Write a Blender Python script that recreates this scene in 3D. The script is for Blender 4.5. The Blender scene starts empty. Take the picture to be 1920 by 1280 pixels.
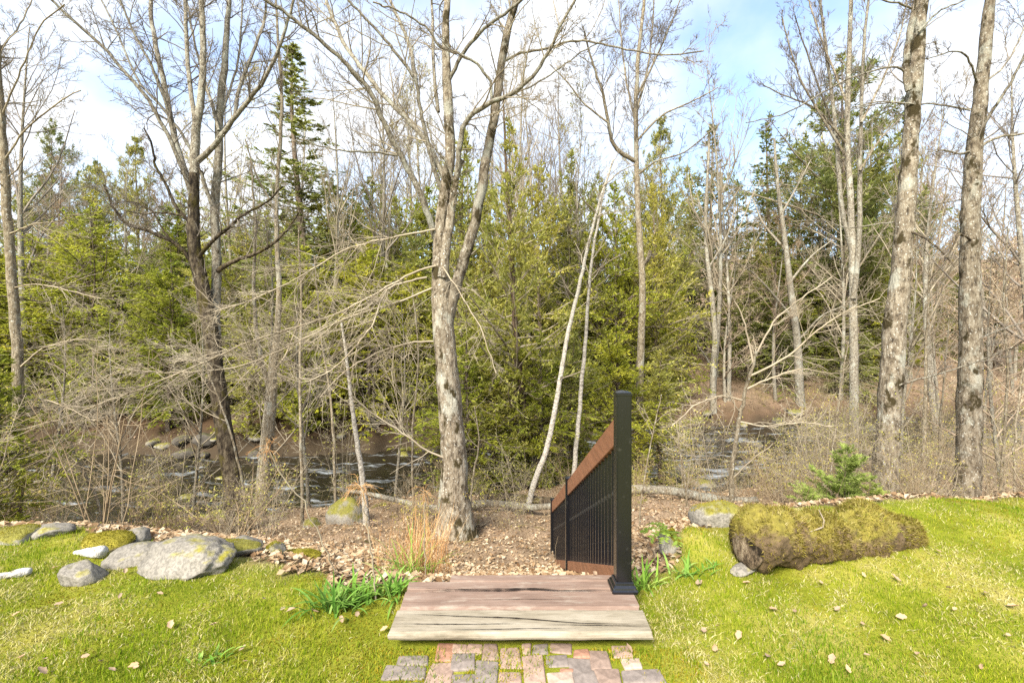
import bpy, bmesh, math
import numpy as np
R = math.radians
# ---------------------------------------------------------------- camera, sky, sun, exposure
scene = bpy.context.scene
C = scene.collection
F, CX, CY, H = 853.3, 960.0, 640.0, 1.28        # focal length in photo pixels, image centre, eye height over the landing
cam_d = bpy.data.cameras.new('camera'); cam = bpy.data.objects.new('camera', cam_d); C.objects.link(cam)
cam.location = (0, 0, H); cam.rotation_euler = (R(90), 0, 0)
cam_d.sensor_width = 36; cam_d.lens = F/1920*36; cam_d.clip_start = .05; cam_d.clip_end = 1500
scene.camera = cam
SUN_EL, SUN_AZ = R(42), R(205)                  # azimuth clockwise from +Y: behind the camera, to the left
world = bpy.data.worlds.new('World'); scene.world = world; world.use_nodes = True
wn, wl = world.node_tree.nodes, world.node_tree.links; wn.clear()
wo = wn.new('ShaderNodeOutputWorld'); wb = wn.new('ShaderNodeBackground')
sky = wn.new('ShaderNodeTexSky'); sky.sky_type = 'NISHITA'; sky.sun_disc = False
sky.sun_elevation = SUN_EL; sky.sun_rotation = SUN_AZ; sky.dust_density = .7; sky.ozone_density = 2.0
wt = wn.new('ShaderNodeTexCoord'); wm = wn.new('ShaderNodeMapping'); wm.inputs['Scale'].default_value = (1, 1, 1.5)
wm.inputs['Location'].default_value = (0.35, 0.1, 0.0); wm.inputs['Rotation'].default_value = (0, 0, R(10))
cn = wn.new('ShaderNodeTexNoise'); cn.inputs['Scale'].default_value = 2.3; cn.inputs['Detail'].default_value = 7; cn.inputs['Roughness'].default_value = .5
cr = wn.new('ShaderNodeValToRGB'); cr.color_ramp.elements[0].position = .38; cr.color_ramp.elements[1].position = .60; cr.color_ramp.elements[0].color = (.12, .12, .12, 1)
mx = wn.new('ShaderNodeMix'); mx.data_type = 'RGBA'
mx.inputs[7].default_value = (2.85, 2.97, 3.15, 1)   # thin bright cloud, same scale as the sky texture
wl.new(wt.outputs['Generated'], wm.inputs[0]); wl.new(wm.outputs[0], cn.inputs[0]); wl.new(cn.outputs[0], cr.inputs[0])
wl.new(cr.outputs[0], mx.inputs[0]); wl.new(sky.outputs[0], mx.inputs[6]); wl.new(mx.outputs[2], wb.inputs[0])
wb.inputs[1].default_value = .15; wl.new(wb.outputs[0], wo.inputs[0])
sd = bpy.data.lights.new('sun', 'SUN'); sun = bpy.data.objects.new('sun', sd); C.objects.link(sun)
sd.energy = 4.0; sd.angle = R(22); sd.color = (1, .95, .86)
sun.rotation_euler = (math.pi/2 - SUN_EL, 0, math.pi - SUN_AZ)
scene.view_settings.view_transform = 'Standard'; scene.view_settings.look = 'None'
scene.view_settings.exposure = 1.6; scene.view_settings.gamma = 1
scene.cycles.use_denoising = False
scene.cycles.max_bounces = 6; scene.cycles.transparent_max_bounces = 4; scene.cycles.diffuse_bounces = 5

# ---------------------------------------------------------------- helpers
rng = np.random.default_rng(7)
U = lambda a, b, n=None: rng.uniform(a, b, n)
def P(px, py, d): return np.array([(px-CX)/F*d, d, H-(py-CY)/F*d])
def nz(v): return v/np.maximum(np.linalg.norm(v, axis=-1, keepdims=True), 1e-9)
def sm(a, b, x):
    t = np.clip((x-a)/(b-a), 0, 1); return t*t*(3-2*t)
_k = np.random.default_rng(3).normal(size=(24, 3)); _p = np.random.default_rng(4).uniform(0, 6.28, 24)
def noise(x, y, z=0, s=1.0):                     # cheap smooth noise about -1..1
    o = 0
    for i in range(8): o = o + np.sin((_k[i,0]*x+_k[i,1]*y+_k[i,2]*z)*s*1.6+_p[i])
    return o/3.2
def fbm(x, y, z=0, s=1.0):
    return noise(x,y,z,s)*.55+noise(y+3,z-x,x+7,s*2.1)*.28+noise(x-5,z+y,y-x,s*4.3)*.17

def make_mesh(name, V, faces, mats, smooth=True, fm=None):
    me = bpy.data.meshes.new(name)
    V = np.asarray(V, dtype=np.float32).reshape(-1, 3); faces = [np.asarray(f, dtype=np.int32) for f in faces if len(f)]
    me.vertices.add(len(V)); me.vertices.foreach_set('co', V.ravel())
    nl = sum(f.size for f in faces); nf = sum(len(f) for f in faces)
    me.loops.add(nl); me.polygons.add(nf)
    me.loops.foreach_set('vertex_index', np.concatenate([f.ravel() for f in faces]))
    tot = np.concatenate([np.full(len(f), f.shape[1], dtype=np.int32) for f in faces])
    st = np.concatenate([[0], np.cumsum(tot)[:-1]]).astype(np.int32)
    me.polygons.foreach_set('loop_start', st); me.polygons.foreach_set('loop_total', tot)
    me.polygons.foreach_set('use_smooth', np.full(nf, smooth))
    if fm is not None: me.polygons.foreach_set('material_index', np.asarray(fm, dtype=np.int32))
    for m in (mats if isinstance(mats, (list, tuple)) else [mats]): me.materials.append(m)
    me.update(calc_edges=True); me.validate()
    return me
def obj(name, me, parent=None, loc=None):
    o = bpy.data.objects.new(name, me); C.objects.link(o)
    if parent is not None: o.parent = parent
    if loc is not None: o.location = loc
    return o
def tag(o, label=None, cat=None, group=None, kind=None):
    if label: o['label'] = label
    if cat: o['category'] = cat
    if group: o['group'] = group
    if kind: o['kind'] = kind
    return o
def empty(name, loc, rz=0):
    o = bpy.data.objects.new(name, None); C.objects.link(o); o.location = loc; o.rotation_euler = (0, 0, rz); o.empty_display_size = .1
    return o
def copy_tree(o, parent=None):
    c = o.copy(); C.objects.link(c); c.parent = parent
    for ch in list(o.children): copy_tree(ch, c)
    return c
def bm_mesh(bm, name, mats, smooth=False):
    me = bpy.data.meshes.new(name); bm.to_mesh(me); bm.free()
    for m in (mats if isinstance(mats, (list, tuple)) else [mats]): me.materials.append(m)
    if smooth:
        for p in me.polygons: p.use_smooth = True
    return me
def box_mesh(name, x0, x1, y0, y1, z0, z1, m, bev=.004, seg=1, jit=0, sub=0):
    bm = bmesh.new(); bmesh.ops.create_cube(bm, size=1)
    for v in bm.verts:
        v.co = ((x0+x1)/2+v.co.x*(x1-x0), (y0+y1)/2+v.co.y*(y1-y0), (z0+z1)/2+v.co.z*(z1-z0))
    if jit:
        for v in bm.verts: v.co.x += U(-jit, jit); v.co.y += U(-jit, jit); v.co.z += U(-jit, jit)*.25
    if bev: bmesh.ops.bevel(bm, geom=bm.edges[:], offset=bev, segments=seg, affect='EDGES', profile=.6)
    return bm_mesh(bm, name, m)

# ---------------------------------------------------------------- materials
def new_mat(name):
    m = bpy.data.materials.new(name); m.use_nodes = True; n = m.node_tree.nodes; n.clear()
    return m, n, m.node_tree.links
sc_ = lambda c: tuple(v*.84 for v in c)
def ramp(n, stops):
    r = n.new('ShaderNodeValToRGB'); e = r.color_ramp.elements
    while len(e) < len(stops): e.new(.5)
    for el, (p, c) in zip(e, stops): el.position = p; el.color = (*c, 1)
    return r
def noise_node(n, l, scale, detail=5, stretch=(1, 1, 1), coord='Object', rough=.55):
    t = n.new('ShaderNodeTexCoord'); mp = n.new('ShaderNodeMapping'); mp.inputs['Scale'].default_value = stretch
    x = n.new('ShaderNodeTexNoise'); x.inputs['Scale'].default_value = scale; x.inputs['Detail'].default_value = detail; x.inputs['Roughness'].default_value = rough
    l.new(t.outputs[coord], mp.inputs[0]); l.new(mp.outputs[0], x.inputs[0]); return x
def mixc(n, l, fac, a, b, mode='MIX'):
    m = n.new('ShaderNodeMix'); m.data_type = 'RGBA'; m.blend_type = mode
    for i, v in ((0, fac), (6, a), (7, b)):
        if hasattr(v, 'links'): l.new(v, m.inputs[i])
        else: m.inputs[i].default_value = v if i == 0 else (*v, 1)
    return m.outputs[2]
def finish(m, n, l, col, rough=.8, bump=None, bstr=.4, bdist=.02, spec=.3):
    o = n.new('ShaderNodeOutputMaterial'); b = n.new('ShaderNodeBsdfPrincipled')
    if hasattr(col, 'links'): l.new(col, b.inputs['Base Color'])
    else: b.inputs['Base Color'].default_value = (*col, 1)
    if hasattr(rough, 'links'): l.new(rough, b.inputs['Roughness'])
    else: b.inputs['Roughness'].default_value = rough
    b.inputs['Specular IOR Level'].default_value = spec
    if bump is not None:
        bp = n.new('ShaderNodeBump'); bp.inputs['Strength'].default_value = bstr; bp.inputs['Distance'].default_value = bdist
        l.new(bump, bp.inputs['Height']); l.new(bp.outputs[0], b.inputs['Normal'])
    l.new(b.outputs[0], o.inputs[0]); return m
def island_mat(name, stops, trans=.35, tint=None, big=None):
    """leaf-like material: colour by island, optional slow variation over the object"""
    m, n, l = new_mat(name); g = n.new('ShaderNodeNewGeometry'); r = ramp(n, stops); l.new(g.outputs['Random Per Island'], r.inputs[0])
    col = r.outputs[0]
    if big:
        x = noise_node(n, l, big[0], 3); rr = ramp(n, [(.3, big[1]), (.7, big[2])]); l.new(x.outputs[0], rr.inputs[0])
        col = mixc(n, l, 1.0, col, rr.outputs[0], 'MULTIPLY')
    oi = n.new('ShaderNodeObjectInfo'); r2 = ramp(n, [(0, (.78, .82, .85)), (.5, (1, 1, 1)), (1, (1.25, 1.16, 1.0))]); l.new(oi.outputs['Random'], r2.inputs[0])
    col = mixc(n, l, 1.0, col, r2.outputs[0], 'MULTIPLY')
    d = n.new('ShaderNodeBsdfDiffuse'); l.new(col, d.inputs[0]); o = n.new('ShaderNodeOutputMaterial')
    if trans:
        t = n.new('ShaderNodeBsdfTranslucent'); l.new(col, t.inputs[0]); ms = n.new('ShaderNodeMixShader'); ms.inputs[0].default_value = trans
        l.new(d.outputs[0], ms.inputs[1]); l.new(t.outputs[0], ms.inputs[2]); l.new(ms.outputs[0], o.inputs[0])
    else: l.new(d.outputs[0], o.inputs[0])
    return m
def bark_mat(name, base, dark, light, moss=None, scale=9, lich=.0, stretch=.3, moss_amt=.6):
    base, dark, light = sc_(base), sc_(dark), sc_(light)
    m, n, l = new_mat(name)
    a = noise_node(n, l, scale*1.9, 9, (1, 1, stretch*1.5), rough=.72); r = ramp(n, [(.36, dark), (.48, base), (.62, light)]); l.new(a.outputs[0], r.inputs[0])
    col = r.outputs[0]
    if lich:
        b = noise_node(n, l, 3.2, 6, (1, 1, .7), rough=.6); rb = ramp(n, [(.55, (0,)*3), (.63, (1,)*3)]); l.new(b.outputs[0], rb.inputs[0])
        mm = n.new('ShaderNodeMath'); mm.operation = 'MULTIPLY'; mm.inputs[1].default_value = lich; l.new(rb.outputs[0], mm.inputs[0])
        col = mixc(n, l, mm.outputs[0], col, (.36, .355, .285))
        sp = noise_node(n, l, 34, 4, (1, 1, .8), rough=.6); rs = ramp(n, [(.60, (0,)*3), (.66, (1,)*3)]); l.new(sp.outputs[0], rs.inputs[0]); col = mixc(n, l, rs.outputs[0], col, (.47, .45, .38))
    if moss:
        b = noise_node(n, l, 4.5, 7, (1, 1, .6), rough=.6); rb = ramp(n, [(moss_amt, (0,)*3), (moss_amt+.06, (1,)*3)]); l.new(b.outputs[0], rb.inputs[0])
        col = mixc(n, l, rb.outputs[0], col, moss)
    oi = n.new('ShaderNodeObjectInfo'); r2 = ramp(n, [(0, (.8,)*3), (1, (1.2,)*3)]); l.new(oi.outputs['Random'], r2.inputs[0])
    col = mixc(n, l, 1.0, col, r2.outputs[0], 'MULTIPLY')
    v = noise_node(n, l, scale*2.2, 6, (1, 1, stretch*.6), rough=.7)
    return finish(m, n, l, col, .9, v.outputs[0], 1.0, .06, .15)
def plain_twig(name, a, b):
    a, b = sc_(a), sc_(b)
    m, n, l = new_mat(name); x = noise_node(n, l, 1.5, 3); r = ramp(n, [(.35, a), (.65, b)]); l.new(x.outputs[0], r.inputs[0])
    d = n.new('ShaderNodeBsdfDiffuse'); l.new(r.outputs[0], d.inputs[0]); o = n.new('ShaderNodeOutputMaterial'); l.new(d.outputs[0], o.inputs[0]); return m

M = {}
M['bark'] = bark_mat('bark_maple', (.19, .15, .10), (.05, .038, .025), (.34, .29, .21), (.04, .03, .012), 8, .6, .3, .56)
M['bark_dark'] = bark_mat('bark_dark', (.065, .048, .03), (.014, .010, .007), (.17, .135, .085), (.07, .055, .015), 8, 0, .3, .56)
M['bark_grey'] = bark_mat('bark_grey', (.23, .195, .14), (.08, .06, .04), (.38, .345, .26), (.05, .04, .02), 12, .7, .4, .63)
M['bark_thin'] = bark_mat('bark_thin', (.24, .19, .12), (.10, .075, .045), (.38, .32, .22), None, 14, .5, .3)
M['bark_conifer'] = bark_mat('bark_conifer', (.13, .09, .06), (.04, .028, .018), (.22, .17, .12), None, 10, .2, .15)
M['birch'] = bark_mat('bark_birch', (.46, .41, .33), (.10, .08, .06), (.60, .55, .46), (.10, .08, .05), 9, 0, 1.6, .6)
M['twig'] = plain_twig('twig_tan', (.20, .16, .11), (.40, .34, .24))
M['twig_pale'] = plain_twig('twig_pale', (.28, .225, .15), (.44, .37, .26))
M['twig_grey'] = plain_twig('twig_grey', (.15, .125, .10), (.28, .24, .19))
M['twig_bud'] = plain_twig('twig_budding', (.20, .145, .10), (.36, .28, .19))
M['shrub'] = plain_twig('shrub_twigs', (.22, .155, .09), (.40, .31, .19))
M['cedar'] = island_mat('cedar_foliage', [(0, (.23, .23, .055)), (.5, (.38, .385, .10)), (.85, (.49, .485, .15)), (1, (.56, .54, .21))], .55, big=(.9, (.7, .76, .7), (1.12, 1.06, .95)))
M['hemlock'] = island_mat('hemlock_foliage', [(0, (.14, .165, .035)), (.5, (.24, .265, .06)), (1, (.36, .375, .11))], .5, big=(.8, (.7, .75, .75), (1.25, 1.15, 1)))
M['bright'] = island_mat('bright_foliage', [(0, (.22, .23, .028)), (.5, (.38, .395, .05)), (1, (.52, .51, .09))], .55, big=(.7, (.65, .74, .75), (1.2, 1.12, 1)))
M['pine'] = island_mat('pine_needles', [(0, (.17, .19, .045)), (.5, (.28, .29, .08)), (1, (.42, .40, .14))], .4, big=(.5, (.7, .78, .8), (1.2, 1.1, 1)))
M['spruce'] = island_mat('spruce_needles', [(0, (.18, .20, .05)), (.5, (.30, .32, .085)), (1, (.42, .43, .13))], .5, big=(.6, (.7, .75, .8), (1.2, 1.1, 1)))
M['fir'] = island_mat('young_fir_needles', [(0, (.22, .28, .06)), (.5, (.34, .41, .10)), (1, (.46, .51, .16))], .5)
M['bud'] = island_mat('leaf_buds', [(0, (.30, .26, .05)), (.5, (.38, .38, .09)), (1, (.42, .30, .10))], .3)
M['redbud'] = island_mat('red_buds', [(0, (.26, .13, .08)), (.5, (.30, .19, .11)), (1, (.30, .24, .12))], .3)
M['beech'] = island_mat('dry_beech_leaves', [(0, (.34, .255, .16)), (.5, (.48, .39, .27)), (1, (.56, .48, .36))], .35)
M['litter'] = island_mat('fallen_leaves', [(0, (.12, .065, .03)), (.35, (.27, .175, .095)), (.7, (.38, .275, .165)), (1, (.50, .40, .275))], .15)
M['litter_far'] = island_mat('wood_floor_leaves', [(0, (.12, .06, .035)), (.5, (.24, .14, .085)), (1, (.38, .26, .17))], .15)
M['dryleaf'] = island_mat('dry_lawn_leaf', [(0, (.17, .085, .045)), (.4, (.32, .20, .12)), (1, (.50, .40, .29))], .2)
M['grass'] = island_mat('grass_blades', [(0, (.09, .155, .008)), (.4, (.18, .245, .012)), (.75, (.29, .325, .022)), (1, (.41, .39, .09))], .35, big=(1.8, (.66, .82, .75), (1.15, 1.08, 1)))
M['straw'] = island_mat('straw_blades', [(0, (.28, .24, .055)), (.5, (.39, .345, .12)), (1, (.50, .44, .24))], .25)
M['mossb'] = island_mat('moss_tufts', [(0, (.15, .13, .012)), (.5, (.25, .215, .018)), (.85, (.33, .28, .03)), (1, (.33, .19, .035))], .2, big=(2.5, (.7, .75, .7), (1.15, 1.1, 1)))
M['log_moss'] = island_mat('log_moss_tufts', [(0, (.07, .05, .015)), (.4, (.15, .12, .022)), (.8, (.25, .215, .04)), (1, (.36, .28, .13))], .15, big=(3, (.55, .55, .5), (1.15, 1.1, 1)))
M['birch_white'] = bark_mat('white_birch_log', (.66, .62, .55), (.30, .26, .2), (.78, .75, .70), None, 6, 0, 1.5)
M['lily'] = island_mat('daylily_leaves', [(0, (.10, .22, .03)), (.6, (.20, .34, .06)), (1, (.34, .44, .12))], .35)
M['orange_grass'] = island_mat('dry_orange_grass', [(0, (.34, .16, .06)), (.5, (.48, .28, .12)), (1, (.62, .46, .26))], .2)
M['fern'] = island_mat('fern_leaf', [(0, (.14, .22, .03)), (1, (.26, .34, .06))], .35)
def simple(name, col, rough=.5, spec=.5, nscale=0, namp=.3, stretch=(1, 1, 1), bstr=.2):
    m, n, l = new_mat(name)
    if nscale:
        x = noise_node(n, l, nscale, 6, stretch); r = ramp(n, [(.3, tuple(c*(1-namp) for c in col)), (.7, tuple(c*(1+namp) for c in col))]); l.new(x.outputs[0], r.inputs[0])
        return finish(m, n, l, r.outputs[0], rough, x.outputs[0], bstr, .005, spec)
    return finish(m, n, l, col, rough, spec=spec)
def black_mat():
    m, n, l = new_mat('black_powder_coat'); x = noise_node(n, l, 22, 5); r = ramp(n, [(.62, (.006, .006, .007)), (.78, (.035, .033, .03))]); l.new(x.outputs[0], r.inputs[0])
    return finish(m, n, l, r.outputs[0], .22, x.outputs[0], .04, .002, .6)
M['black'] = black_mat()
M['brown'] = simple('brown_rail_stain', (.20, .085, .04), .55, .4, 9, .22, (1, .3, 3), .15)
def board_mat(name, stops, crack=(.05, .035, .025)):
    stops = [(p, sc_(c)) for p, c in stops]
    m, n, l = new_mat(name)
    a = noise_node(n, l, 4, 9, (.6, 3, 3), rough=.75); r = ramp(n, stops); l.new(a.outputs[0], r.inputs[0])
    g = noise_node(n, l, 3, 8, (.9, 60, 60), rough=.7); rg = ramp(n, [(.34, (.72,)*3), (.55, (1.04,)*3)]); l.new(g.outputs[0], rg.inputs[0])
    col = mixc(n, l, .75, r.outputs[0], rg.outputs[0], 'MULTIPLY')
    s = noise_node(n, l, 7, 9, (.8, 4, 1), rough=.72); rs = ramp(n, [(.52, (0,)*3), (.70, (1,)*3)]); l.new(s.outputs[0], rs.inputs[0])
    mm = n.new('ShaderNodeMath'); mm.operation = 'MULTIPLY'; mm.inputs[1].default_value = .7; l.new(rs.outputs[0], mm.inputs[0])
    col = mixc(n, l, mm.outputs[0], col, crack)
    return finish(m, n, l, col, .85, g.outputs[0], .5, .004, .2)
M['board'] = board_mat('painted_brown_board', [(.25, (.14, .09, .065)), (.5, (.225, .15, .11)), (.75, (.32, .235, .18))], (.32, .27, .21))
M['board_old'] = board_mat('weathered_timber', [(.3, (.14, .115, .075)), (.45, (.28, .235, .165)), (.7, (.42, .365, .275))], (.11, .095, .06))
M['crack'] = simple('dark_split', (.02, .014, .01), .9, .1)
def rock_mat(name, base, moss_amt=.5, mosscol=(.24, .21, .02), lo=.2, hi=.6):
    base = sc_(base)
    m, n, l = new_mat(name)
    a = noise_node(n, l, 3.5, 9, rough=.65); r = ramp(n, [(.3, tuple(c*.62 for c in base)), (.5, base), (.72, tuple(min(1, c*1.35) for c in base))]); l.new(a.outputs[0], r.inputs[0])
    sp = noise_node(n, l, 60, 3, rough=.6); rs = ramp(n, [(.42, (.6,)*3), (.55, (1.08,)*3)]); l.new(sp.outputs[0], rs.inputs[0])
    col = mixc(n, l, .7, r.outputs[0], rs.outputs[0], 'MULTIPLY')
    gm = n.new('ShaderNodeNewGeometry'); sx = n.new('ShaderNodeSeparateXYZ'); l.new(gm.outputs['Normal'], sx.inputs[0])
    mn = noise_node(n, l, 5, 7, rough=.65)
    ad = n.new('ShaderNodeMath'); ad.operation = 'MULTIPLY_ADD'; ad.inputs[1].default_value = 2.4; ad.inputs[2].default_value = -1.2; l.new(mn.outputs[0], ad.inputs[0])
    a2 = n.new('ShaderNodeMath'); a2.operation = 'ADD'; l.new(ad.outputs[0], a2.inputs[0]); l.new(sx.outputs[2], a2.inputs[1])
    rm = ramp(n, [(lo, (0,)*3), (hi, (1,)*3)])
    a3 = n.new('ShaderNodeMath'); a3.operation = 'ADD'; a3.inputs[1].default_value = moss_amt-1.0; l.new(a2.outputs[0], a3.inputs[0]); l.new(a3.outputs[0], rm.inputs[0])
    mv = noise_node(n, l, 30, 5, rough=.7); rv = ramp(n, [(.3, tuple(c*.5 for c in mosscol)), (.7, tuple(c*1.35 for c in mosscol))]); l.new(mv.outputs[0], rv.inputs[0])
    col = mixc(n, l, rm.outputs[0], col, rv.outputs[0])
    bb = noise_node(n, l, 16, 8, rough=.7)
    return finish(m, n, l, col, .88, bb.outputs[0], .7, .02, .2)
M['rock'] = rock_mat('granite', (.24, .215, .175), .3)
M['rock_moss'] = rock_mat('mossy_granite', (.27, .245, .20), .8, (.17, .155, .03))
M['rock_full'] = rock_mat('moss_covered_rock', (.20, .16, .10), 1.35, (.22, .185, .022))
M['rock_wet'] = rock_mat('stream_stone', (.095, .082, .065), .45, (.09, .085, .018))

# ---------------------------------------------------------------- terrain
WZ = -3.4
def yc(x): return np.interp(x, [-6, -3.5, -2.5, -1.6, -.9, -.6, .65, .92, 1.1, 1.4, 2.2, 3, 4.5, 7], [3.6, 3.4, 3.15, 2.8, 2.5, 2.42, 2.42, 2.58, 2.95, 3.15, 3.25, 3.4, 3.6, 3.8])
def yn(x): return np.interp(x, [-60, -20, -9, -5.2, -1.7, 5.2, 9.6, 16.5, 22, 60], [11, 10.6, 11.2, 12.0, 12.4, 13.4, 15.6, 19.0, 19.8, 24])
def yf(x): return np.interp(x, [-60, -22, -17, -12, -8, -2.6, 7, 11.4, 16.8, 26, 60], [22, 19.5, 19, 18.1, 19, 20, 24.5, 25, 26.6, 28.5, 34])
def ground(x, y):
    x = np.asarray(x, float); y = np.asarray(y, float)
    s = y-yc(x)
    lawn = -.085 + .012*noise(x, y, 0, 2.5) - .05*sm(-1.2, -3.0, x)*sm(2, 3.3, y) + .17*sm(.9, 2.0, x)*sm(1.9, 3.3, y)
    lawn = lawn + .11*np.exp(-((x-1.16)/.2)**2-((y-2.95)/.22)**2)
    onpath = (1-sm(.7, .95, np.abs(x-.08)))*(1-sm(2.2, 2.45, y)); lawn = lawn*(1-onpath) - .090*onpath
    left = sm(-2.0, -6.0, x)
    prof = np.interp(s, [0, .25, 3.3, 5.5, 12, 20], [0, -.06, -1.47, -1.98, -2.5, -2.8])
    prof = prof-left*np.interp(s, [0, 2, 5, 9], [0, .1, .45, .5])
    z1 = lawn+prof+sm(.5, 3, s)*(.07*fbm(x, y, 0, 1.1)+.05*fbm(x, y, 5, 3.0))
    n_, f_ = yn(x)+.5*fbm(x, 0, 1, .6), yf(x)+.5*fbm(x, 3, 9, .6)
    bank = WZ+.1+np.maximum(n_-y, 0)*(.75-.39*sm(1, 4, x))
    near = -np.log(np.exp(-z1*5)+np.exp(-bank*5))/5
    bed = WZ-.45+.2*fbm(x, y, 2, 1.2)
    t = y-f_
    far = np.interp(t, [0, .35, 1.6, 5, 9, 22, 100, 400], [WZ, WZ+.55, WZ+1.15, WZ+1.65, WZ+2.1, WZ+5.4, WZ+21, WZ+40])+.15*fbm(x, y, 3, .5)*sm(0, 3, t)+.07*fbm(x, y, 8, 2)
    far = far + sm(25, 60, x)*sm(20, 90, t)*8
    z = np.where(y < n_, near, bed)
    z = np.where(y < n_, near, np.maximum(bed, near-np.maximum(y-n_, 0)*.6-.1))
    return np.where(t > 0, far, np.maximum(z, np.where(t > -.8, WZ-.45+(t+.8)*.55, -99)))
def axis(segs):
    o = []
    for a, b, st in segs: o.append(np.arange(a, b-1e-6, st))
    o.append([segs[-1][1]]); return np.concatenate(o)
xs_ = axis([(0, 4.5, .085), (4.5, 12, .25), (12, 40, .7), (40, 100, 4), (100, 300, 25)]); xs = np.concatenate([-xs_[:0:-1], xs_])
ys = axis([(-30, -4, 4), (-4, 1.2, .3), (1.2, 4.5, .06), (4.5, 13, .16), (13, 32, .3), (32, 60, 1), (60, 130, 4), (130, 400, 30)])
GX, GY = np.meshgrid(xs, ys); GZ = ground(GX, GY)
def grid_faces(ny, nx):
    i = np.arange(ny*nx).reshape(ny, nx); return np.stack([i[:-1, :-1], i[:-1, 1:], i[1:, 1:], i[1:, :-1]], -1).reshape(-1, 4)
def ground_mat():
    m, n, l = new_mat('ground_surface')
    at = n.new('ShaderNodeAttribute'); at.attribute_name = 'lawn'; ab = n.new('ShaderNodeAttribute'); ab.attribute_name = 'wet'
    g1 = noise_node(n, l, 2.2, 8, rough=.65); r1 = ramp(n, [(.3, (.10, .12, .006)), (.5, (.20, .21, .018)), (.62, (.30, .27, .05)), (.75, (.38, .32, .12))]); l.new(g1.outputs[0], r1.inputs[0])
    g2 = noise_node(n, l, 28, 8, rough=.75); r2 = ramp(n, [(.28, (.09, .055, .032)), (.42, (.23, .155, .095)), (.55, (.34, .245, .16)), (.72, (.46, .365, .26))]); l.new(g2.outputs[0], r2.inputs[0])
    g3 = noise_node(n, l, 1.1, 6); r3 = ramp(n, [(.35, (.62, .62, .58)), (.65, (1.05, 1.02, 1))]); l.new(g3.outputs[0], r3.inputs[0])
    lit = mixc(n, l, 1.0, r2.outputs[0], r3.outputs[0], 'MULTIPLY')
    gm = noise_node(n, l, 1.6, 7, rough=.65); rm = ramp(n, [(.60, (0,)*3), (.68, (1,)*3)]); l.new(gm.outputs[0], rm.inputs[0])
    lit = mixc(n, l, rm.outputs[0], lit, (.17, .15, .03))
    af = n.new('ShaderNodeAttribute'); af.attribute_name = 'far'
    lit = mixc(n, l, af.outputs['Fac'], lit, mixc(n, l, 1.0, lit, (.24, .20, .165), 'MULTIPLY'))  # litter across the stream multiplied darker: conifer shade put into the colour
    col = mixc(n, l, at.outputs['Fac'], lit, r1.outputs[0])
    col = mixc(n, l, ab.outputs['Fac'], col, (.05, .036, .022))  # wet soil at the water line, plus shade painted on the left far bank
    return finish(m, n, l, col, .95, g2.outputs[0], .8, .03, .1)
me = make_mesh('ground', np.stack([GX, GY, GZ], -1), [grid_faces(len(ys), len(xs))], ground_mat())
edge_n = .12*noise(GX, GY, 0, 4)
lawn_mask = 1-sm(-.05, .35, GY-yc(GX)+edge_n)
a = me.attributes.new('lawn', 'FLOAT', 'POINT'); a.data.foreach_set('value', lawn_mask.ravel().astype(np.float32))
wet = np.where(GY > (yn(GX)+yf(GX))/2, 1-sm(.15, 1.5-.9*sm(2, 6, GX), GZ-WZ+.25*fbm(GX, GY, 0, 1.5)), 1-sm(0, .5, GZ-(WZ+.1)))*(GY > 8)*(GY < 45)  # reaches higher on the left far bank, where its dark soil paints in shade
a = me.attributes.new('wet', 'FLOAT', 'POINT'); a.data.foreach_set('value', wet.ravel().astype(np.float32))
a = me.attributes.new('far', 'FLOAT', 'POINT'); a.data.foreach_set('value', ((GY > yf(GX)-1)*(1-.85*sm(3, 7, GX)*sm(-1, 3, GY-yf(GX)))).ravel().astype(np.float32))  # mask for painted wood shade, eased off at right to keep the slope bright
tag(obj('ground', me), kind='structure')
# stream
def water_mat():
    m, n, l = new_mat('stream_water')
    f = noise_node(n, l, 1.3, 10, (.45, 1.9, 1), rough=.72); rf = ramp(n, [(.56, (0,)*3), (.76, (.8,)*3)]); rp = n.new('ShaderNodeAttribute'); rp.attribute_name = 'rapid'; ma = n.new('ShaderNodeMath'); ma.operation = 'MULTIPLY_ADD'; ma.inputs[1].default_value = .05; l.new(rp.outputs['Fac'], ma.inputs[0]); l.new(f.outputs[0], ma.inputs[2]); l.new(ma.outputs[0], rf.inputs[0])
    col = mixc(n, l, rf.outputs[0], (.018, .015, .009), (.62, .66, .68))
    ro = n.new('ShaderNodeMath'); ro.operation = 'MULTIPLY_ADD'; ro.inputs[1].default_value = .45; ro.inputs[2].default_value = .06; l.new(rf.outputs[0], ro.inputs[0])
    b = noise_node(n, l, 3.5, 6, (.6, 1.6, 1), rough=.6)
    return finish(m, n, l, col, ro.outputs[0], b.outputs[0], .4, .10, .35)
wx = np.linspace(-60, 60, 420); tt = np.linspace(0, 1, 46)
WX, WT = np.meshgrid(wx, tt); y0, y1 = yn(WX)-1.0, yf(WX)+.9; WY = y0+(y1-y0)*WT
WZZ = WZ+.05*fbm(WX, WY, 0, 1.6)+.05*noise(WX, WY*1.4, 4, 3.2)
me = make_mesh('stream', np.stack([WX, WY, WZZ], -1), [grid_faces(46, 420)], water_mat()); a = me.attributes.new('rapid', 'FLOAT', 'POINT'); a.data.foreach_set('value', (np.exp(-((WX-6)/4)**2)+.35*np.exp(-((WX+7)/3.5)**2)+.05).ravel().astype(np.float32))   # white water over the shallow steps
tag(obj('stream', me), kind='structure')

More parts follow.
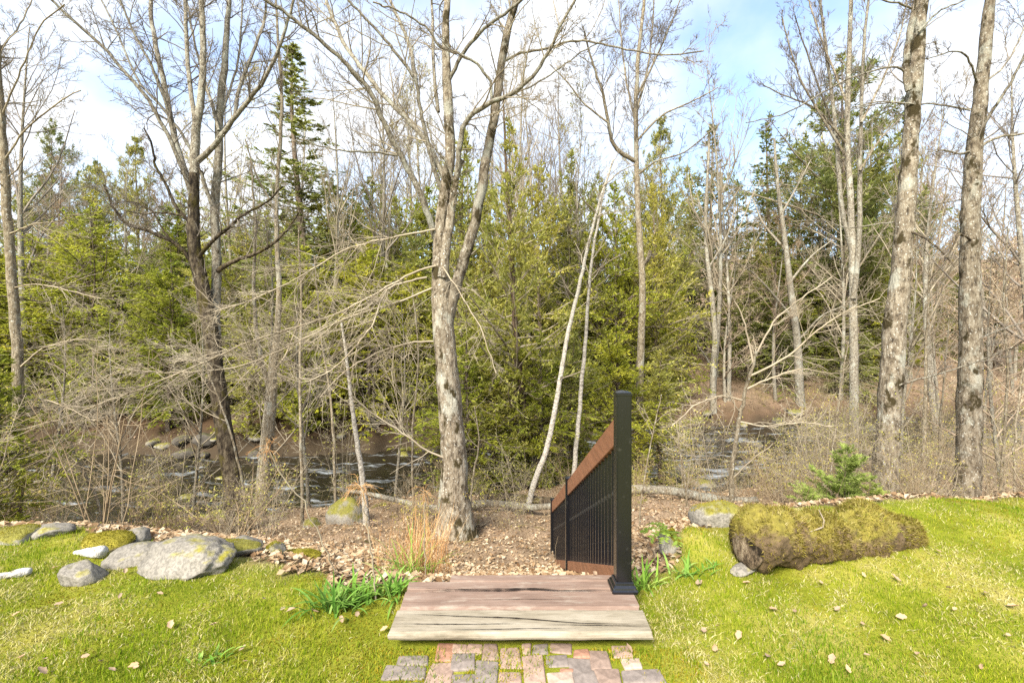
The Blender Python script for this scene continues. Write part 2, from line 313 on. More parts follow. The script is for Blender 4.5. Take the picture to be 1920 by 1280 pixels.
# ---------------------------------------------------------------- wooden landing and stairs
def plank(name, parent, x0, x1, y0, y1, z0, z1, m, nx=40, wob=.003, seed=0):
    """a sawn board with a slightly uneven outline and rounded edges"""
    prof = [(y0+.004, z0), (y0, z0+.010), (y0+.002, z1-.012), (y0+.014, z1), (y1-.006, z1), (y1, z1-.006), (y1, z0)]
    X = np.linspace(x0, x1, nx); k = len(prof); V = np.zeros((nx, k, 3))
    for j, (py, pz) in enumerate(prof):
        V[:, j, 0] = X; V[:, j, 1] = py+wob*fbm(X*3, seed+(0 if j < 4 else 5), 1, 2.0); V[:, j, 2] = pz+wob*.6*fbm(X*2, seed+9, j*.2, 1.5)
    V[0, :, 0] += .004*np.sin(np.arange(k)*2.1+seed); V[-1, :, 0] += .005*np.sin(np.arange(k)*1.7+seed)
    i = np.arange(nx*k).reshape(nx, k); f = np.stack([i[:-1], i[1:], np.roll(i, -1, 1)[1:], np.roll(i, -1, 1)[:-1]], -1).reshape(-1, 4)[:, ::-1]
    me = make_mesh(name, V, [f, np.array([i[0]]), np.array([i[-1][::-1]])], m, smooth=False)
    return obj(name, me, parent)
land = empty('wooden_landing', (0, 2.2, -.09))
tag(land, 'low wooden landing with brown boards and a pale weathered front timber', 'landing')
def rel(o, root): o.location = tuple(-np.array(root.location)); return o
o = rel(plank('timber', land, -.545, .618, 2.000, 2.176, -.032, .0, M['board_old'], seed=1, wob=.003), land); tag(o, 'pale weathered front timber with long splits')
rel(plank('board', land, -.540, .612, 2.182, 2.328, -.034, .004, M['board'], seed=2), land)
rel(plank('board', land, -.543, .618, 2.344, 2.425, -.034, .003, M['board'], seed=3), land)
rel(plank('board', land, -.33, .60, 2.431, 2.505, -.034, -.001, M['board'], seed=4), land)
def split(y_fn, x0, x1, z, w=.004):      # a thin dark split in the wood, lying 1 mm proud
    X = np.linspace(x0, x1, 40); Y = y_fn(X); wv = w*(.35+.65*np.abs(fbm(X*9, 2, 0, 2)))*np.sin(np.linspace(.05, math.pi-.05, 40))
    V = np.concatenate([np.stack([X, Y-wv, np.full(40, z)], -1), np.stack([X, Y+wv, np.full(40, z)], -1)]); i = np.arange(39)
    return make_mesh('split', V, [np.stack([i, i+1, i+41, i+40], -1)], M['crack'])
for fn, a, b, z, w in ((lambda X: 2.128-.045*sm(-.1, .35, X)+.004*np.sin(X*9)-.02*sm(-.5, .1, X), -.53, .60, .0045, .0055),
                       (lambda X: 2.062+.005*np.sin(X*6), -.54, .02, .0045, .0045),
                       (lambda X: 2.048+.006*np.sin(X*5+1), .15, .61, .0045, .0035), (lambda X: 2.024+.004*np.sin(X*8), -.3, .3, .0045, .003), (lambda X: 2.25+.003*np.sin(X*5), -.2, .35, .0072, .002), (lambda X: 2.352+.004*np.sin(X*7), -.52, .4, .0062, .0035), (lambda X: 2.335+.004*np.sin(X*6+1)+.004*np.sin(X*17), -.543, .60, .0075, .009)):
    rel(obj('split', split(fn, a, b, z, w), land), land)
for k in range(5):
    z = -.19-.19*k; y = 2.53+.36*k
    rel(plank('tread', land, -.40, .56, y, y+.30, z-.035, z, M['board'], nx=12, seed=20+k), land)
for x in (-.44, .60):
    bm = bmesh.new(); vs = []
    for dx in (0, .038):
        vs.append([bm.verts.new((x+dx, y, z)) for y, z in ((2.30, -.04), (2.50, -.04), (4.6, -1.12), (4.6, -1.5), (4.3, -1.5), (2.30, -.34))])
    bm.faces.new(vs[0][::-1]); bm.faces.new(vs[1])
    for j in range(6): bm.faces.new((vs[0][j], vs[0][(j+1) % 6], vs[1][(j+1) % 6], vs[1][j]))
    rel(obj('stringer', bm_mesh(bm, 'stringer', M['brown']), land), land)

# ---------------------------------------------------------------- brick path
path = tag(empty('brick_path', (.08, 1.85, -.09)), kind='structure')
BZ = -.083
def brick_mat(name, c):
    c = sc_(c)
    m, n, l = new_mat(name); a = noise_node(n, l, 9, 8, rough=.7); r = ramp(n, [(.3, tuple(v*.6 for v in c)), (.5, c), (.72, tuple(min(1, v*1.4) for v in c))]); l.new(a.outputs[0], r.inputs[0])
    b = noise_node(n, l, 45, 5); rb = ramp(n, [(.35, (.7,)*3), (.6, (1.1,)*3)]); l.new(b.outputs[0], rb.inputs[0])
    return finish(m, n, l, mixc(n, l, .7, r.outputs[0], rb.outputs[0], 'MULTIPLY'), .9, a.outputs[0], .6, .006, .15)
BM = {'r': brick_mat('brick_red', (.34, .18, .115)), 'p': brick_mat('brick_pink', (.34, .235, .175)), 'g': brick_mat('brick_grey', (.225, .185, .155)), 'b': brick_mat('brick_brown', (.26, .185, .14)), 'l': brick_mat('brick_pale', (.42, .32, .24))}
bricks = [(395, 515, 490, 612, 'r'), (325, 490, 618, 790, 'p'), (505, 590, 500, 562, 'p'), (495, 638, 566, 664, 'g'), (482, 638, 692, 790, 'g'), (650, 790, 612, 790, 'g'),
          (812, 945, 520, 645, 'p'), (800, 962, 682, 790, 'p'), (970, 1112, 572, 752, 'p'), (1128, 1262, 566, 645, 'g'), (1135, 1290, 684, 790, 'l'), (1290, 1455, 590, 790, 'g'),
          (1410, 1545, 550, 660, 'b'), (1462, 1612, 668, 790, 'b'), (1615, 1735, 595, 655, 'l'), (1622, 1890, 664, 752, 'g'), (140, 342, 575, 634, 'g'), (55, 318, 643, 722, 'g'), (1295, 1398, 538, 584, 'r'),
          (600, 700, 500, 556, 'p'), (700, 800, 495, 600, 'b'), (955, 1010, 500, 560, 'p'), (1030, 1130, 498, 556, 'g'), (1150, 1280, 500, 555, 'b'), (1560, 1680, 510, 585, 'p'), (1200, 1285, 650, 680, 'r'), (40, 300, 742, 800, 'g'), (1640, 1930, 768, 840, 'b'), (970, 1120, 770, 830, 'b')]
def uv2w(u, v):
    px, py = 700+u*.2917, 1060+v*.2917; d = (H-BZ)*F/(py-CY); return (px-CX)/F*d, d
def brick(x0, x1, y0, y1, c):
    t = U(-.004, .004)
    b = obj('brick', box_mesh('brick', -(x1-x0)/2, (x1-x0)/2, -(y1-y0)/2, (y1-y0)/2, -.06, 0, BM[c], .010, 3, .008), path)
    b.location = ((x0+x1)/2-.08, (y0+y1)/2-1.85, BZ+.09+t); b.rotation_euler = (U(-.02, .02), U(-.02, .02), U(-.035, .035))
for u0, u1, v0, v1, c in bricks:
    u0, u1, v0, v1 = u0-5, u1+5, v0-4, v1+3; xa, ya = uv2w(u0, v1); xb, yb = uv2w(u1, v1); _, y2 = uv2w(u0, v0); brick(xa, xb, ya, y2, c)
for r_ in range(5):                                 # the courses nearer than the lower picture edge
    for k in range(10):
        x = -.55+k*.135+U(-.01, .01); y = 1.58-r_*.235+(.1 if k % 2 else 0)
        brick(x, x+.105, y-.21, y, 'gpbrg'[rng.integers(5)])

# ---------------------------------------------------------------- stair railing
RX = .573; PY = [2.36, 4.57, 6.35]
def rail_z(y): return .895-(y-2.40)*.468
rail = empty('stair_railing', (RX, 2.36, 0.004)); tag(rail, 'black post stair railing with brown rails descending from the landing', 'railing')
def post(y, z0, z1, w):
    bm = bmesh.new(); bmesh.ops.create_cube(bm, size=1)
    for v in bm.verts: v.co = (v.co.x*w, v.co.y*w, z0 if v.co.z < 0 else z1)
    bmesh.ops.bevel(bm, geom=[e for e in bm.edges if abs(e.verts[0].co.z-e.verts[1].co.z) > .1], offset=.007, segments=3, affect='EDGES')
    p = obj('post', bm_mesh(bm, 'post', M['black']), rail); p.location = (0, y-2.36, -.004)
    bm = bmesh.new(); bmesh.ops.create_cube(bm, size=1); c = w/2+.004
    for v in bm.verts: v.co = (v.co.x*2*c, v.co.y*2*c, z1-.012 if v.co.z < 0 else z1+.008)
    bmesh.ops.bevel(bm, geom=bm.edges[:], offset=.006, segments=2, affect='EDGES')
    cap = obj('cap', bm_mesh(bm, 'cap', M['black']), p)
    bm = bmesh.new(); ring = []
    for s, z in ((c*.93, .0081), (c*.5, .016), (.001, .019)): ring.append([bm.verts.new((a*s, b*s, z1+z)) for a, b in ((-1, -1), (1, -1), (1, 1), (-1, 1))])
    for q in range(2):
        for j in range(4): bm.faces.new((ring[q][j], ring[q][(j+1) % 4], ring[q+1][(j+1) % 4], ring[q+1][j]))
    obj('cap_top', bm_mesh(bm, 'cap_top', M['black'], True), p)
    return p
p = post(PY[0], .0041, 1.01, .078)
bm = bmesh.new(); rings = []
for s, z in ((.066, 0), (.066, .012), (.060, .018), (.058, .026), (.049, .036), (.047, .046), (.0405, .050)):
    rings.append([bm.verts.new((a*s, b*s, z+.0045)) for a, b in ((-1, -.9), (-.9, -1), (.9, -1), (1, -.9), (1, .9), (.9, 1), (-.9, 1), (-1, .9))])
for q in range(6):
    for j in range(8): bm.faces.new((rings[q][j], rings[q][(j+1) % 8], rings[q+1][(j+1) % 8], rings[q+1][j]))
obj('base_trim', bm_mesh(bm, 'base_trim', M['black']), p)
for y in PY[1:]:
    post(y, min(float(ground(RX, y))-.1, rail_z(y)-1.1), rail_z(y)+.03, .07)
def slanted(name, y0, y1, top, bot, w, m):
    bm = bmesh.new(); vs = []
    for y in (y0, y1):
        for z in (rail_z(y)+bot, rail_z(y)+top): vs += [bm.verts.new((-w/2, y-2.36, z-.004)), bm.verts.new((w/2, y-2.36, z-.004))]
    for f in ((0, 2, 3, 1), (4, 5, 7, 6), (0, 4, 6, 2), (1, 3, 7, 5), (2, 6, 7, 3), (0, 1, 5, 4)): bm.faces.new([vs[i] for i in f])
    bmesh.ops.recalc_face_normals(bm, faces=bm.faces[:]); bmesh.ops.bevel(bm, geom=bm.edges[:], offset=.003, segments=1, affect='EDGES')
    return obj(name, bm_mesh(bm, name, m), rail)
for a_, b_ in ((PY[0]+.040, PY[1]-.036), (PY[1]+.036, PY[2]-.036)):
    slanted('top_rail', a_, b_, 0, -.148, .04, M['brown']); slanted('bottom_rail', a_, b_, -.80, -.888, .04, M['brown'])
    n_ = int((b_-a_)/.1); bal = box_mesh('baluster', -.0095, .0095, -.0095, .0095, -.802, -.146, M['black'], .002)
    for k in range(n_):
        y = a_+(k+.75)*(b_-a_)/(n_+.5); b = obj('baluster', bal, rail); b.location = (0, y-2.36, rail_z(y)-.004)

# ---------------------------------------------------------------- rocks and logs
def ico(sub):
    bm = bmesh.new(); bmesh.ops.create_icosphere(bm, subdivisions=sub, radius=1)
    V = np.array([v.co[:] for v in bm.verts]); Fc = np.array([[v.index for v in f.verts] for f in bm.faces]); bm.free(); return V, Fc
ICO = {k: ico(k) for k in (3, 4, 5)}
def rock_mesh(seed, m, size, sub=4, cuts=9, rough=.09, flat=.78):
    r = np.random.default_rng(seed); V, Fc = ICO[sub]; V = V.copy(); s = r.uniform(-50, 50)
    for _ in range(cuts):
        n_ = nz(r.normal(size=3)); dd = r.uniform(flat-.15, flat+.1); ex = np.maximum(V@n_-dd, 0); V -= ex[:, None]*n_*.92
    V *= (1+rough*fbm(V[:, 0]+s, V[:, 1], V[:, 2], 1.7)+rough*.35*fbm(V[:, 0]+s, V[:, 1], V[:, 2], 6))[:, None]
    return make_mesh('rock', V*np.array(size), [Fc], m)
def place_rock(name, label, px, py, d, size, seed, m, rz=0, sink=.25, cat='rock', group=None, **kw):
    x = (px-CX)/F*d; z = float(ground(x, d)); o = obj(name, rock_mesh(seed, m, size, **kw), None, (x, d, z+size[2]*(1-2*sink)+0)); o.rotation_euler = (0, 0, rz)
    return tag(o, label, cat, group)
place_rock('boulder', 'large flat pale grey boulder sunk in the left lawn edge', 345, 1050, 2.80, (.37, .22, .135), 17, M['rock'], -.1, .42, 'boulder', sub=5, cuts=12, flat=.74, rough=.12)
place_rock('boulder', 'low sloping grey stone joined to the left of the large boulder', 262, 1050, 2.92, (.20, .14, .09), 8, M['rock'], .3, .42, 'boulder', sub=4)
place_rock('rock', 'small rounded grey rock in the grass left of the large boulder', 152, 1080, 2.66, (.13, .10, .085), 12, M['rock'], .4, .36, sub=4)
for i, (px, py, d, sz, m, lab) in enumerate([
    (30, 1005, 3.30, (.24, .14, .07), 'rock_moss', 'flat grey ledge rock at the left frame edge behind the lawn'), (95, 1004, 3.36, (.15, .12, .06), 'rock', 'small flat grey rock beside the thin left tree base'),
    (205, 1012, 3.2, (.19, .14, .075), 'rock_full', 'low dome of yellow moss over rock behind the white log'), (255, 1006, 3.3, (.12, .1, .075), 'rock', 'pale rock tip behind the yellow moss dome'),
    (420, 1020, 3.05, (.24, .13, .07), 'rock_moss', 'mossy topped rock just behind the large pale boulder'), (455, 1012, 3.3, (.16, .1, .07), 'rock', 'flat pale rock right behind the large boulder'),
    (512, 1035, 3.1, (.085, .08, .075), 'rock_moss', 'little lichen rock at the edge of the brown leaves'), (560, 1030, 3.2, (.15, .10, .04), 'rock_full', 'flat moss cushion behind the brown leaf pile'),
    (652, 985, 8.6, (.42, .35, .34), 'rock_moss', 'pointed mossy rock at the stream bank behind the dry stalks'), (585, 992, 8.4, (.2, .2, .14), 'rock_moss', 'small mossy stone left of the pointed bank rock'),
    (1345, 995, 3.25, (.19, .15, .13), 'rock_moss', 'grey topped boulder left of the mossy log'), 
    (1400, 1085, 2.62, (.13, .05, .03), 'rock', 'flat pale stone in the grass below the mossy log'), (1255, 1050, 2.92, (.08, .09, .10), 'rock_moss', 'dark mossy stump-like rock under the fern')]):
    place_rock('rock', lab, px, py, d, sz, 40+i, M[m], U(-.5, .5), .40 if d < 5 and px < 900 else .33, sub=4 if d < 5 else 3)
def tube_obj(name, pts, rad, m, parent=None, sides=14, bumpy=0., cap=True, seed=0, loc=None, fq=.6):
    pts = np.asarray(pts, float); rad = np.asarray(rad, float); T = nz(np.gradient(pts, axis=0)); a = np.array([.13, .21, 1.]) if abs(nz(pts[-1]-pts[0])[2]) < .9 else np.array([1., .2, 0])
    Uv = nz(a-(T@a)[:, None]*T); W = np.cross(T, Uv); th = np.linspace(0, 2*math.pi, sides, endpoint=False); N = len(pts)
    dirs = Uv[:, None]*np.cos(th)[None, :, None]+W[:, None]*np.sin(th)[None, :, None]
    Vb = pts[:, None]+dirs*rad[:, None, None]
    if bumpy: Vb = Vb+dirs*(rad[:, None]*bumpy*fbm(Vb[..., 0]+seed, Vb[..., 1], Vb[..., 2], fq/rad.max()))[..., None]
    i = np.arange(N*sides).reshape(N, sides); f = np.stack([i[:-1], np.roll(i, -1, 1)[:-1], np.roll(i, -1, 1)[1:], i[1:]], -1).reshape(-1, 4)
    V = Vb.reshape(-1, 3); fs = [f]
    if cap:
        V = np.concatenate([V, pts[:1]-T[:1]*rad[0]*.15, pts[-1:]+T[-1:]*rad[-1]*.15]); k = N*sides; j = np.arange(sides)
        fs.append(np.concatenate([np.stack([np.full(sides, k), np.roll(i[0], -1)[j], i[0][j]], -1), np.stack([np.full(sides, k+1), i[-1][j], np.roll(i[-1], -1)[j]], -1)]))
    if loc is not None: V = V-np.asarray(loc)
    return obj(name, make_mesh(name, V, fs, m), parent, loc)
def lerp(a, b, n): t = np.linspace(0, 1, n)[:, None]; return np.asarray(a)*(1-t)+np.asarray(b)*t
def on_ground(px, d, up=0): x = (px-CX)/F*d; return np.array([x, d, float(ground(x, d))+up])
a, b = on_ground(-12, 2.66, .012), on_ground(58, 2.72, .03)
tag(tube_obj('birch_log', lerp(a, b, 12), np.full(12, .022)+.004*np.sin(np.arange(12)), M['birch_white'], bumpy=.15), 'white birch log lying in the grass at the left frame edge', 'log')
a, b = on_ground(140, 3.02, .005), on_ground(192, 2.98, .045)
tag(tube_obj('birch_log', lerp(a, b, 12), np.linspace(.012, .04, 12), M['birch_white'], bumpy=.15), 'short white tapering log in front of the yellow moss dome', 'log')
# mossy log
lg = on_ground(1555, 2.76, 0); logroot = empty('mossy_log', lg); tag(logroot, 'thick rotten log covered in moss on the right lawn', 'log')
L0, L1 = P(1396, 1016, 2.64), P(1706, 1002, 2.92)
n_ = 90; tl = np.linspace(0, 1, n_); lp = lerp(L0, L1, n_); lp[:, 2] += .02*np.sin(tl*3)+.012*np.sin(tl*11)
lr = np.interp(tl, [0, .03, .12, .5, .85, .97, 1], [.12, .15, .162, .150, .125, .108, .08])
lo = tube_obj('trunk', lp, lr, rock_mat('rotten_moss_bark', (.14, .095, .05), .9, (.17, .14, .025), -.1, .5), logroot, 80, .26, True, 8, None, 1.0); lo.location = tuple(-lg)
Vl = np.zeros(len(lo.data.vertices)*3); lo.data.vertices.foreach_get('co', Vl); Vl = Vl.reshape(-1, 3); Nl = np.zeros(Vl.size); lo.data.vertices.foreach_get('normal', Nl); Nl = Nl.reshape(-1, 3)
Vl += Nl*(.016*fbm(Vl[:, 0], Vl[:, 1], Vl[:, 2], 9)+.010*np.abs(fbm(Vl[:, 0]+2, Vl[:, 1], Vl[:, 2], 22)))[:, None]; lo.data.vertices.foreach_set('co', Vl.ravel()); lo.data.update()
ec = lerp(L0+np.array([-.022, -.012, .01]), L0+np.array([.02, 0, 0]), 6)
o = tube_obj('broken_end', ec, np.array([.05, .09, .11, .12, .125, .128]), bark_mat('rotten_wood', (.20, .14, .085), (.03, .02, .012), (.42, .33, .22), (.02, .014, .008), 14, 0, .4, .50), logroot, 24, .3, True, 9); o.location = tuple(-lg)
tw = [P(1535, 955, 2.70), P(1545, 975, 2.66), P(1543, 988, 2.62), P(1517, 997, 2.58)]
tag(tube_obj('fallen_twig', np.array(tw), np.array([.003, .005, .005, .004]), M['twig_pale'], sides=6), 'bent pale twig lying on top of the mossy log', 'twig')
for a, b, r0, r1, lab in ((on_ground(1170, 9.6, .10), on_ground(1420, 9.2, .06), .10, .07, 'grey mossy fallen trunk lying behind the right of the railing'), (on_ground(870, 9.3, .14), on_ground(1050, 8.9, .25), .08, .06, 'pale fallen trunk lying right of the big maple base'),
                       (on_ground(900, 9.9, .05), on_ground(1075, 9.5, .15), .09, .07, 'dark fallen trunk behind the pale one right of the maple'), (on_ground(640, 9.6, .45), on_ground(840, 8.4, .25), .035, .06, 'thin grey fallen branch leaning left of the big maple'),
                       (on_ground(1480, 11, .05), on_ground(1600, 10.5, .08), .07, .05, 'short dark fallen log behind the young fir')):
    p_ = lerp(a, b, 16); p_[:, 2] += .06*np.sin(np.linspace(0, 6, 16))*(r0/.1)
    tag(tube_obj('fallen_log', p_, np.linspace(r0, r1, 16), M['bark_grey'] if r0 != .09 else M['bark_dark'], bumpy=.25, seed=lab.__len__()), lab, 'log')
LAND = [(-400, 'beyond the left edge'), (-20, 'near the slender left trunk'), (130, 'near the wide bright hemlock'), (270, 'left of the twin maple'), (400, 'near the twin maple'), (500, 'near the tan forked trunk'), (590, 'right of the spruce spire'), (680, 'near the birch snag'), (770, 'just left of the big maple'), (870, 'right of the big maple'), (970, 'near the open cedar'), (1060, 'near the white birches'), (1160, 'near the black post'), (1250, 'left of the leafy path'), (1350, 'right of the leafy path'), (1450, 'near the grey twiggy tree'), (1560, 'near the young fir'), (1660, 'near the leaning trunk'), (1740, 'between the two right trunks'), (1815, 'near the straight right trunk'), (1890, 'at the right edge'), (2000, 'beyond the right edge')]
def near(px): return min(LAND, key=lambda q: abs(q[0]-px))[1]
# stream stones: shared shapes, each stone an object
SM = [rock_mesh(200+k, M['rock_wet' if k % 3 else 'rock_moss'], (1, .8, .55), 3, 7, .12) for k in range(7)]
r = np.random.default_rng(11)
for k in range(95):
    X = r.uniform(-16, 24)
    if k < 40: Y = yf(X)+r.normal(0.1, .45)
    elif k < 60: Y = yn(X)+r.normal(-.1, .4)
    else: Y = yn(X)+(yf(X)-yn(X))*r.uniform(.1, .9)
    s = r.uniform(.14, .5) if k < 60 else r.uniform(.12, .38)
    o = obj('stream_stone', SM[k % 7], None, (X, Y, max(float(ground(X, Y)), WZ-.12)+s*.18)); o.scale = (s, s*r.uniform(.7, 1.1), s*r.uniform(.7, 1.2)); o.rotation_euler = (0, 0, r.uniform(0, 6))
    where = 'on the far bank of the stream' if k < 40 else ('on the near bank of the stream' if k < 60 else 'in the stream'); look = ('large ' if s > .34 else ('small ' if s < .22 else ''))+('dark wet stone ' if (k % 7) % 3 else 'mossy stone '); nr = near(CX+X/Y*F)
    tag(o, look+where+' '+nr, 'stone', look.strip()+'s '+where+' '+nr)

# ---------------------------------------------------------------- branch machinery (all branches of a level at once)
class Br:                                           # pts (B,N,3), rad (B,N)
    def __init__(s, pts, rad): s.pts, s.rad = np.asarray(pts, float), np.asarray(rad, float)
    def length(s): return np.linalg.norm(np.diff(s.pts, axis=1), axis=2).sum(1)
def grow(org, dr, L, r0, N=6, wander=.12, up=.0, taper=.3, rg=None):
    rg = rg or rng; B = len(org); pts = np.zeros((B, N, 3)); pts[:, 0] = org; d = nz(dr); st = (L/(N-1))[:, None]
    upv = np.zeros((B, 3)); upv[:, 2] = up
    for k in range(1, N):
        d = nz(d+rg.normal(0, wander, (B, 3))+upv/(N-1)); pts[:, k] = pts[:, k-1]+d*st
    return Br(pts, r0[:, None]*np.linspace(1, taper, N)[None])
def spawn(par, n, t0=.2, t1=1.0, ang=(30, 60), lf=.5, lmin=.05, rf=.55, N=5, wander=.12, up=.15, flat=0., rmin=.0015, taper=.35, lens=None, rg=None, fall=.6):
    rg = rg or rng; B, Np = par.rad.shape; n = np.full(B, n) if np.isscalar(n) else n
    idx = np.repeat(np.arange(B), n); m = len(idx); t = rg.uniform(t0, t1, m); f = t*(Np-1); i = np.minimum(f.astype(int), Np-2); w = (f-i)[:, None]
    a, b = par.pts[idx, i], par.pts[idx, i+1]; org = a*(1-w)+b*w; T = nz(b-a); pr = par.rad[idx, i]*(1-w[:, 0])+par.rad[idx, i+1]*w[:, 0]
    rnd = rg.normal(size=(m, 3))
    if flat:
        upn = np.array([0, 0, 1.])-T[:, 2:3]*T; side = np.cross(T, nz(upn))*rg.choice([-1, 1], m)[:, None]; rnd = side*flat+nz(rnd)*(1-flat)
    S = nz(rnd-(rnd*T).sum(1, keepdims=True)*T); an = np.radians(rg.uniform(*ang, m))[:, None]
    L = par.length()[idx] if lens is None else lens[idx]
    L = np.maximum(L*lf*(1-fall*t)*rg.uniform(.55, 1.25, m), lmin)
    return grow(org, T*np.cos(an)+S*np.sin(an), L, np.maximum(pr*rf, rmin), N, wander, up, taper, rg)
def tubes(brs):
    """brs: list of (Br, sides) -> verts, quads"""
    Vs, Fs, off = [], [], 0
    for br, S in brs:
        p, r = br.pts, br.rad; B, N = r.shape
        if B == 0: continue
        T = nz(np.gradient(p, axis=1)); ch = nz(p[:, -1]-p[:, 0]); ref = np.where(np.abs(ch[:, 2:3]) < .8, np.array([[.1, .2, 1.]]), np.array([[1., .15, .1]])); ref = ref[:, None, :]
        Uv = nz(ref-(T*ref).sum(2, keepdims=True)*T); W = np.cross(T, Uv); th = np.linspace(0, 2*math.pi, S, endpoint=False)
        V = p[:, :, None]+(Uv[:, :, None]*np.cos(th)[None, None, :, None]+W[:, :, None]*np.sin(th)[None, None, :, None])*r[:, :, None, None]
        i = np.arange(B*N*S).reshape(B, N, S)+off; j = np.roll(i, -1, 2)
        Fs.append(np.stack([i[:, :-1], j[:, :-1], j[:, 1:], i[:, 1:]], -1).reshape(-1, 4)); Vs.append(V.reshape(-1, 3)); off += B*N*S
    return np.concatenate(Vs), np.concatenate(Fs)
def kites(p, d, s, L, W):
    """leaf-like diamonds: base p, axis d, side s"""
    L, W = L[:, None], W[:, None]; m = p+d*L*.45
    V = np.stack([p, m+s*W*.5, p+d*L, m-s*W*.5], 1); n = len(p)
    return V.reshape(-1, 3), np.arange(n*4).reshape(n, 4)
def leaves_on(br, per, L, W, t0=.1, ang=(15, 55), flat=.7, rg=None, tip=True):
    rg = rg or rng; B, Np = br.rad.shape; idx = np.repeat(np.arange(B), per); m = len(idx); t = rg.uniform(t0, 1, m); f = t*(Np-1); i = np.minimum(f.astype(int), Np-2); w = (f-i)[:, None]
    a, b = br.pts[idx, i], br.pts[idx, i+1]; org = a*(1-w)+b*w; T = nz(b-a)
    upn = nz(np.array([0, 0, 1.])-T[:, 2:3]*T); side = np.cross(T, upn)*rg.choice([-1, 1], m)[:, None]
    S = nz(side*flat+nz(rg.normal(size=(m, 3)))*(1-flat)); an = np.radians(rg.uniform(*ang, m))[:, None]
    d = nz(T*np.cos(an)+S*np.sin(an)); nn = nz(upn+.5*rg.normal(size=(m, 3))); sd = nz(np.cross(d, nn))
    return kites(org, d, sd, L*rg.uniform(.6, 1.3, m), W*rg.uniform(.7, 1.3, m))
def resample(pts, N):
    pts = np.asarray(pts, float); s = np.concatenate([[0], np.cumsum(np.linalg.norm(np.diff(pts[:, :3], axis=0), axis=1))]); u = np.linspace(0, s[-1], N)
    q = np.stack([np.interp(u, s, pts[:, k]) for k in range(pts.shape[1])], 1)
    for _ in range(2): q[1:-1] = .25*q[:-2]+.5*q[1:-1]+.25*q[2:]
    return q
def trace(px, d0, d1, w0, w1, N=None, ground_base=False):
    """pixel polyline -> 3D polyline whose distance runs from d0 to d1; widths in photo pixels"""
    px = np.asarray(px, float); s = np.concatenate([[0], np.cumsum(np.linalg.norm(np.diff(px, axis=0), axis=1))]); s /= s[-1]
    d = d0+(d1-d0)*s; pts = np.stack([(px[:, 0]-CX)/F*d, d, H-(px[:, 1]-CY)/F*d], 1)
    if ground_base: pts[0, 2] = min(pts[0, 2], float(ground(pts[0, 0], pts[0, 1])))-.12
    N = N or max(10, int(len(px)*4)); q = resample(pts, N); dd = q[:, 1]; w = np.linspace(w0, w1, N) if np.isscalar(w0) else np.interp(np.linspace(0, 1, N), s, w0)
    q += rng.normal(0, .006, q.shape)*np.minimum(1, np.arange(N)[:, None]/3)
    return q, w/2/F*dd
def mk(name, V, Fq, m, root, smooth=True):
    return obj(name, make_mesh(name, V-np.asarray(root.location), [Fq], m, smooth), root)
NTRI = [0]
